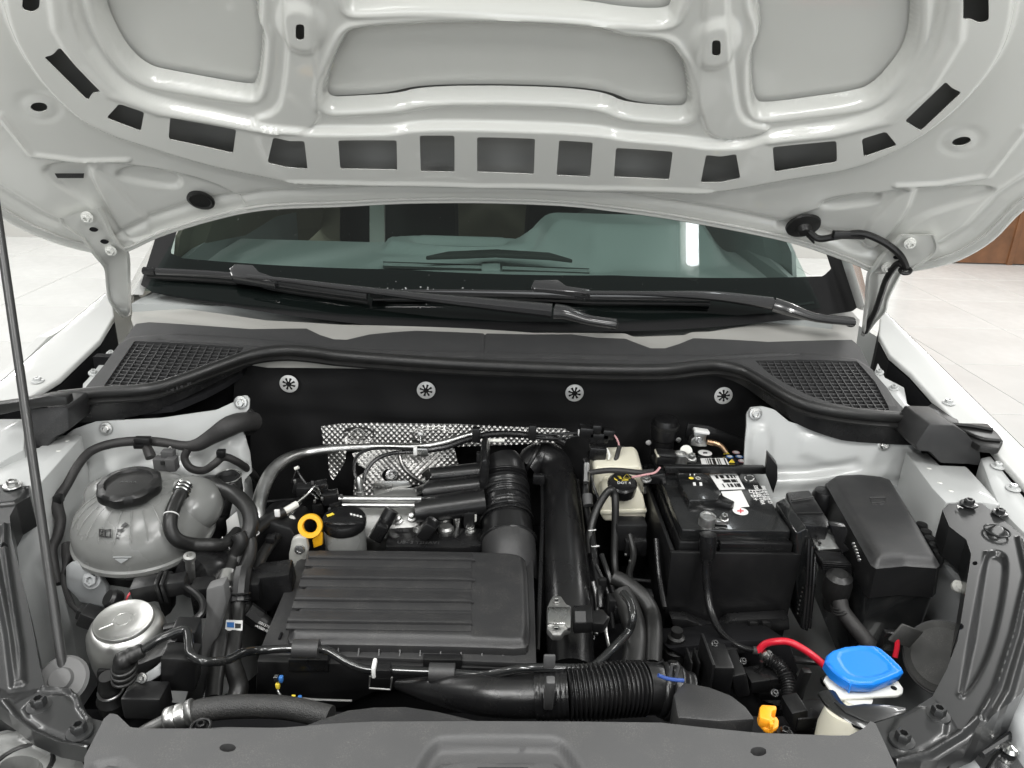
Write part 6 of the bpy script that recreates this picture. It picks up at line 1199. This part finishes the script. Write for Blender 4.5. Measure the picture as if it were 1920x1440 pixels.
obj('lid', stamped(FZ, lid_o, [([(1630, 934), (1658, 932), (1660, 944), (1635, 946)], -.0008, .001)], [], .003, 0, lidh), 'grey_plastic', fbx, smooth=50)
lw = [FZ.p(*k, -.012) for k in lid_o]; lc = sum(lw, Vector())/len(lw)
obj('lid_side', loft([lw, [(p-lc)*1.045+lc+Vector((0, 0, -.040)) for p in lw], [(p-lc)*1.05+lc+Vector((0, 0, -.044)) for p in lw]], caps=False), 'black_plastic', fbx)
obj('base', prism([(p-lc)*1.02+lc+Vector((0, 0, -.045)) for p in lw], (0, 0, -.15), bev=.004, scale=.93), 'gloss_black', fbx)
obj('relief_mark', join(*[tube([FZ.p(*k, .0022) for k in q], .0007, 5, 1, smooth=False) for q in (((1630, 936), (1660, 935), (1658, 944), (1634, 945), (1630, 936)), ((1635, 948), (1645, 948)), ((1648, 948), (1656, 947)))]), 'grey_plastic', fbx)
fp = [Yp(*k, .885) for k in ((1694, 1054), (1722, 1054), (1728, 1068), (1700, 1068))]
obj('latch', tube(fp+[fp[0]], .0012, 6, 1, smooth=False), 'satin_plastic', fbx)
obj('wire_gland', lathe([(.018, -.06), (.02, 0), (.016, .01), (0, .012)], Zp(1545, 930, .93), n=20), 'black_plastic', fbx)
for i in range(5): obj('side_lug', lathe([(.009, -.02), (.010, -.004), (.008, .003), (0, .004)], Zp(1728+8*i, 985+13*i, .925), n=14), 'black_plastic', fbx)
obj('metal_edge', join(*[box(Yp(1600+2.2*i, 1020+6*i, .895), (.004, .003, .004), bev=.0005) for i in range(6)]), 'zinc', fbx)

# ================================================================ washer filler
wf = thing('washer_filler', 'washer fluid filler neck with bright blue flip cap', 'washer filler', Zp(1620, 1350, .80))
wz = .922
capo = [(1547, 1236), (1550, 1226), (1560, 1218), (1582, 1211), (1610, 1208), (1641, 1209), (1652, 1214), (1672, 1230), (1692, 1250), (1695, 1256), (1688, 1262), (1665, 1272), (1640, 1280), (1612, 1280), (1594, 1277), (1578, 1268), (1560, 1254)]
WZ = zplane(wz)
obj('blue_cap', stamped(WZ, capo, [([(1568, 1225), (1600, 1216), (1638, 1217), (1676, 1252), (1650, 1266), (1610, 1270), (1585, 1258)], -.0012, .003, 1), ('l', [(1640, 1212), (1686, 1256)], -.0012, .0016)], [], .0015, 0, lambda U, V, m: -.0035*sm(1+m/.003)**2), 'blue_plastic', wf, smooth=50)
cw = [WZ.p(*k, -.004) for k in capo]; wc = sum(cw, Vector())/len(cw)
obj('cap_side', loft([cw, [(p-wc)*1.004+wc+Vector((0, 0, -.002)) for p in cw], [(p-wc)*.985+wc+Vector((-.001, .001, -.011)) for p in cw], [(p-wc)*.93+wc+Vector((-.001, .001, -.0125)) for p in cw]], caps=True), 'blue_plastic', wf, smooth=50)
obj('cap_notch', box(Zp(1592, 1290, .912), (.002, .004, .012), bev=.0005), 'blue_plastic', wf)
obj('flange', prism([Zp(*k, .902) for k in ((1544, 1274), (1549, 1266), (1580, 1262), (1660, 1272), (1684, 1276), (1694, 1290), (1693, 1299), (1684, 1304), (1630, 1306), (1572, 1310), (1564, 1304))], (0, 0, -.004), bev=.0015), 'white_plastic', wf)
obj('flange_hole', lathe([(.0036, 0), (0, .0003)], Zp(1676, 1290, .9024), n=14), 'deep_black', wf)
obj('neck', lathe([(.024, -.10), (.024, -.03), (.020, -.012), (.020, 0)], Zp(1602, 1302, .896), (.05, .1, 1), 28), 'white_plastic', wf)
obj('reservoir', lathe([(.022, -.12), (.026, -.10), (.026, -.02), (.022, 0), (0, .002)], Zp(1585, 1335, .90), (.1, .2, 1), 24), 'cream_plastic', wf)
wb = thing('filler_bracket', 'black bent bracket arm holding the washer filler neck', 'bracket', Zp(1600, 1345, .90))
obj('arm', tube([Zp(*k, .903) for k in ((1550, 1300), (1562, 1318), (1580, 1335), (1605, 1350), (1630, 1358))], .008, 10, 6, flat=(.7, 1.4)), 'gloss_black', wb)
obj('arm', prism([Zp(*k, .91) for k in ((1560, 1312), (1590, 1322), (1620, 1318), (1665, 1320), (1700, 1325), (1702, 1336), (1640, 1354), (1622, 1352), (1585, 1335))], (0, 0, -.01), bev=.002), 'bracket_grey', wb)
# horn
hr = thing('horn', 'round dull grey horn disc beside the washer filler', 'horn', Yp(1765, 1235, .78))
hc = Yp(1768, 1232, .80); hn = Vector((-.55, -.45, .6)).normalized()
obj('disc', lathe([(.046, -.010), (.048, -.006), (.047, 0), (.040, .004), (.038, .006), (.012, .007), (0, .007)], hc, hn, 44), 'dull_grey', hr)
obj('rim', tube([hc+q+hn*-.006 for q in circ(hn, .048, 44)], .0025, 8, smooth=False, caps=False), 'slam_plastic', hr)
obj('tab', box(Yp(1698, 1192, .80), (.04, .004, .03), (1, .2, -.5), bev=.002), 'dull_grey', hr)
rw = obj('red_wire', tube([Yp(1681, 1196, .80), Yp(1682, 1212, .795), Yp(1678, 1232, .79)], .0034, 10), 'red_cable', None, 'short red wire showing above the horn disc', 'wire')
wt = obj('white_cap', lathe([(.008, 0), (.009, .006), (.006, .011), (0, .012)], Yp(1793, 1101, .87), (0, -.5, .6), 16), 'white_plastic', None, 'small white cap beside the long grooved carrier', 'cap')
# bits between battery and engine
gl_ = thing('coolant_hose', 'thick black hose dropping between the charge pipe and the battery', 'hose', Yp(1220, 1180, .85))
obj('rubber_tube', tube([Yp(*k) for k in ((1150, 1082, .93), (1175, 1095, .92), (1205, 1120, .90), (1222, 1150, .88), (1226, 1190, .84), (1224, 1245, .80))], .0118, 14), 'rubber', gl_)
obj('clamp', ring(Yp(1225, 1238, .80), (0, -.4, -1), .0122, .0018), 'satin_plastic', gl_)
gl2 = thing('coolant_hose', 'short fat black hose below the pressure sensor plug', 'hose', Yp(1185, 1200, .84))
obj('rubber_tube', tube([Yp(*k) for k in ((1165, 1110, .91), (1182, 1150, .88), (1192, 1190, .845), (1190, 1230, .815), (1184, 1262, .79))], .0165, 16), 'rubber', gl2)
wb2 = thing('cable_guide', 'black cables and guides running down beside the charge pipe', 'wiring', Yp(1150, 1080, .95))
for k, q in enumerate((((1128, 1040, .98), (1140, 1075, .95), (1150, 1110, .93)), ((1180, 1000, 1.05), (1188, 1040, 1.02), (1180, 1080, .98), (1196, 1110, .95)), ((1118, 1060, .96), (1136, 1100, .93), (1144, 1130, .91), (1150, 1180, .86)), ((1230, 1010, 1.0), (1236, 1080, .96), (1246, 1140, .91)), ((1112, 1090, .93), (1120, 1130, .91), (1118, 1190, .86)))):
    obj('cable', tube([Yp(*p) for p in q], (.004, .0055, .0028, .004, .003)[k], 10), ('satin_plastic', 'rubber', 'satin_plastic', 'satin_plastic', 'steel')[k], wb2)
for k, (x, y, Y, a, b, c) in enumerate(((1180, 1000, 1.06, .05, .03, .05), (1190, 1020, 1.05, .036, .03, .03), (1150, 1140, .90, .02, .02, .04), (1160, 1150, .89, .014, .012, .03), (1202, 1088, .96, .03, .006, .004), (1130, 1100, .93, .012, .01, .03), (1205, 1140, .93, .02, .02, .06))):
    obj('guide', box(Yp(x, y, Y), (a, b, c), (1, 0, .15*math.sin(k*3)), bev=.003), ('black_plastic', 'satin_plastic')[k % 2], wb2)
for x, y in ((1202, 1105), (1202, 1112), (1202, 1118), (1202, 1124), (1173, 1040), (1181, 1052)): obj('pin', box(Yp(x, y, .94), (.003, .003, .003), bev=.0005), 'zinc', wb2)
# low clutter seen in the dark gaps
lc_ = thing('lower_brackets', 'dark brackets and fittings low in the bay beside the orange clip', 'bracket', Yp(1500, 1300, .75))
for k, (x, y, Y, a, b, c) in enumerate(((1520, 1340, .70, .05, .03, .02), (1490, 1335, .70, .02, .03, .03), (1545, 1358, .69, .03, .02, .015), (1520, 1240, .80, .05, .01, .006), (1440, 1270, .80, .06, .03, .02), (1340, 1220, .84, .08, .02, .01), (1670, 1200, .82, .03, .01, .03), (1500, 1290, .76, .012, .01, .06), (1560, 1275, .80, .03, .01, .01))):
    obj('fitting', box(Yp(x, y, Y), (a, b, c), (1, .1, .2*math.sin(k*1.7)), bev=.002), ('satin_plastic', 'black_plastic')[k % 2], lc_)
obj('loop_wire', tube([Yp(*k) for k in ((1370, 1245, .82), (1385, 1262, .81), (1405, 1264, .805), (1424, 1255, .80), (1428, 1240, .80))], .0026, 8), 'satin_plastic', lc_)
for k, (x, y) in enumerate(((1436, 1372), (1393, 1240), (1340, 1207), (1452, 1300), (1535, 1352))): obj('small_bolt', bolt_vf(Yp(x, y, .80 if y < 1300 else .70), (0, -.5, .8), .005, .0035, .004), 'bracket_grey', lc_)
# left gap under the tank
lg = thing('pump_cluster', 'dark pump body and brackets below the coolant tank', 'pump', Yp(320, 1080, .88))
obj('pump_body', lathe([(.03, -.05), (.034, -.03), (.034, .0), (.028, .012), (.014, .016), (0, .016)], Yp(370, 1080, .90), (-.3, -.8, .3), 26), 'satin_plastic', lg)
for k, (x, y, Y, a, b, c) in enumerate(((240, 1075, .93, .09, .03, .03), (320, 1080, .92, .05, .03, .02), (300, 1070, .94, .03, .02, .02), (385, 1120, .86, .03, .03, .05), (350, 1200, .76, .03, .03, .05), (340, 1250, .72, .04, .03, .05), (470, 1100, .90, .03, .03, .03), (500, 1100, .92, .08, .04, .06))):
    obj('bracket', box(Yp(x, y, Y), (a, b, c), (1, .1, -.25 if k == 0 else .15*math.sin(k)), bev=.004), ('black_plastic', 'satin_plastic')[k % 2], lg)
obj('grey_stem', lathe([(.006, -.02), (.006, .02), (.008, .021), (.008, .027), (.004, .028), (.004, .022), (0, .022)], Yp(357, 1068, .88), (.15, -.2, 1), 14), 'cast_alu', lg)
obj('cast_arm', prism([Yp(*k, .80) for k in ((385, 1105), (420, 1095), (425, 1130), (410, 1180), (395, 1260), (370, 1330), (340, 1335), (370, 1230), (385, 1160))], (0, .02, 0), bev=.004), 'mid_grey', lg)
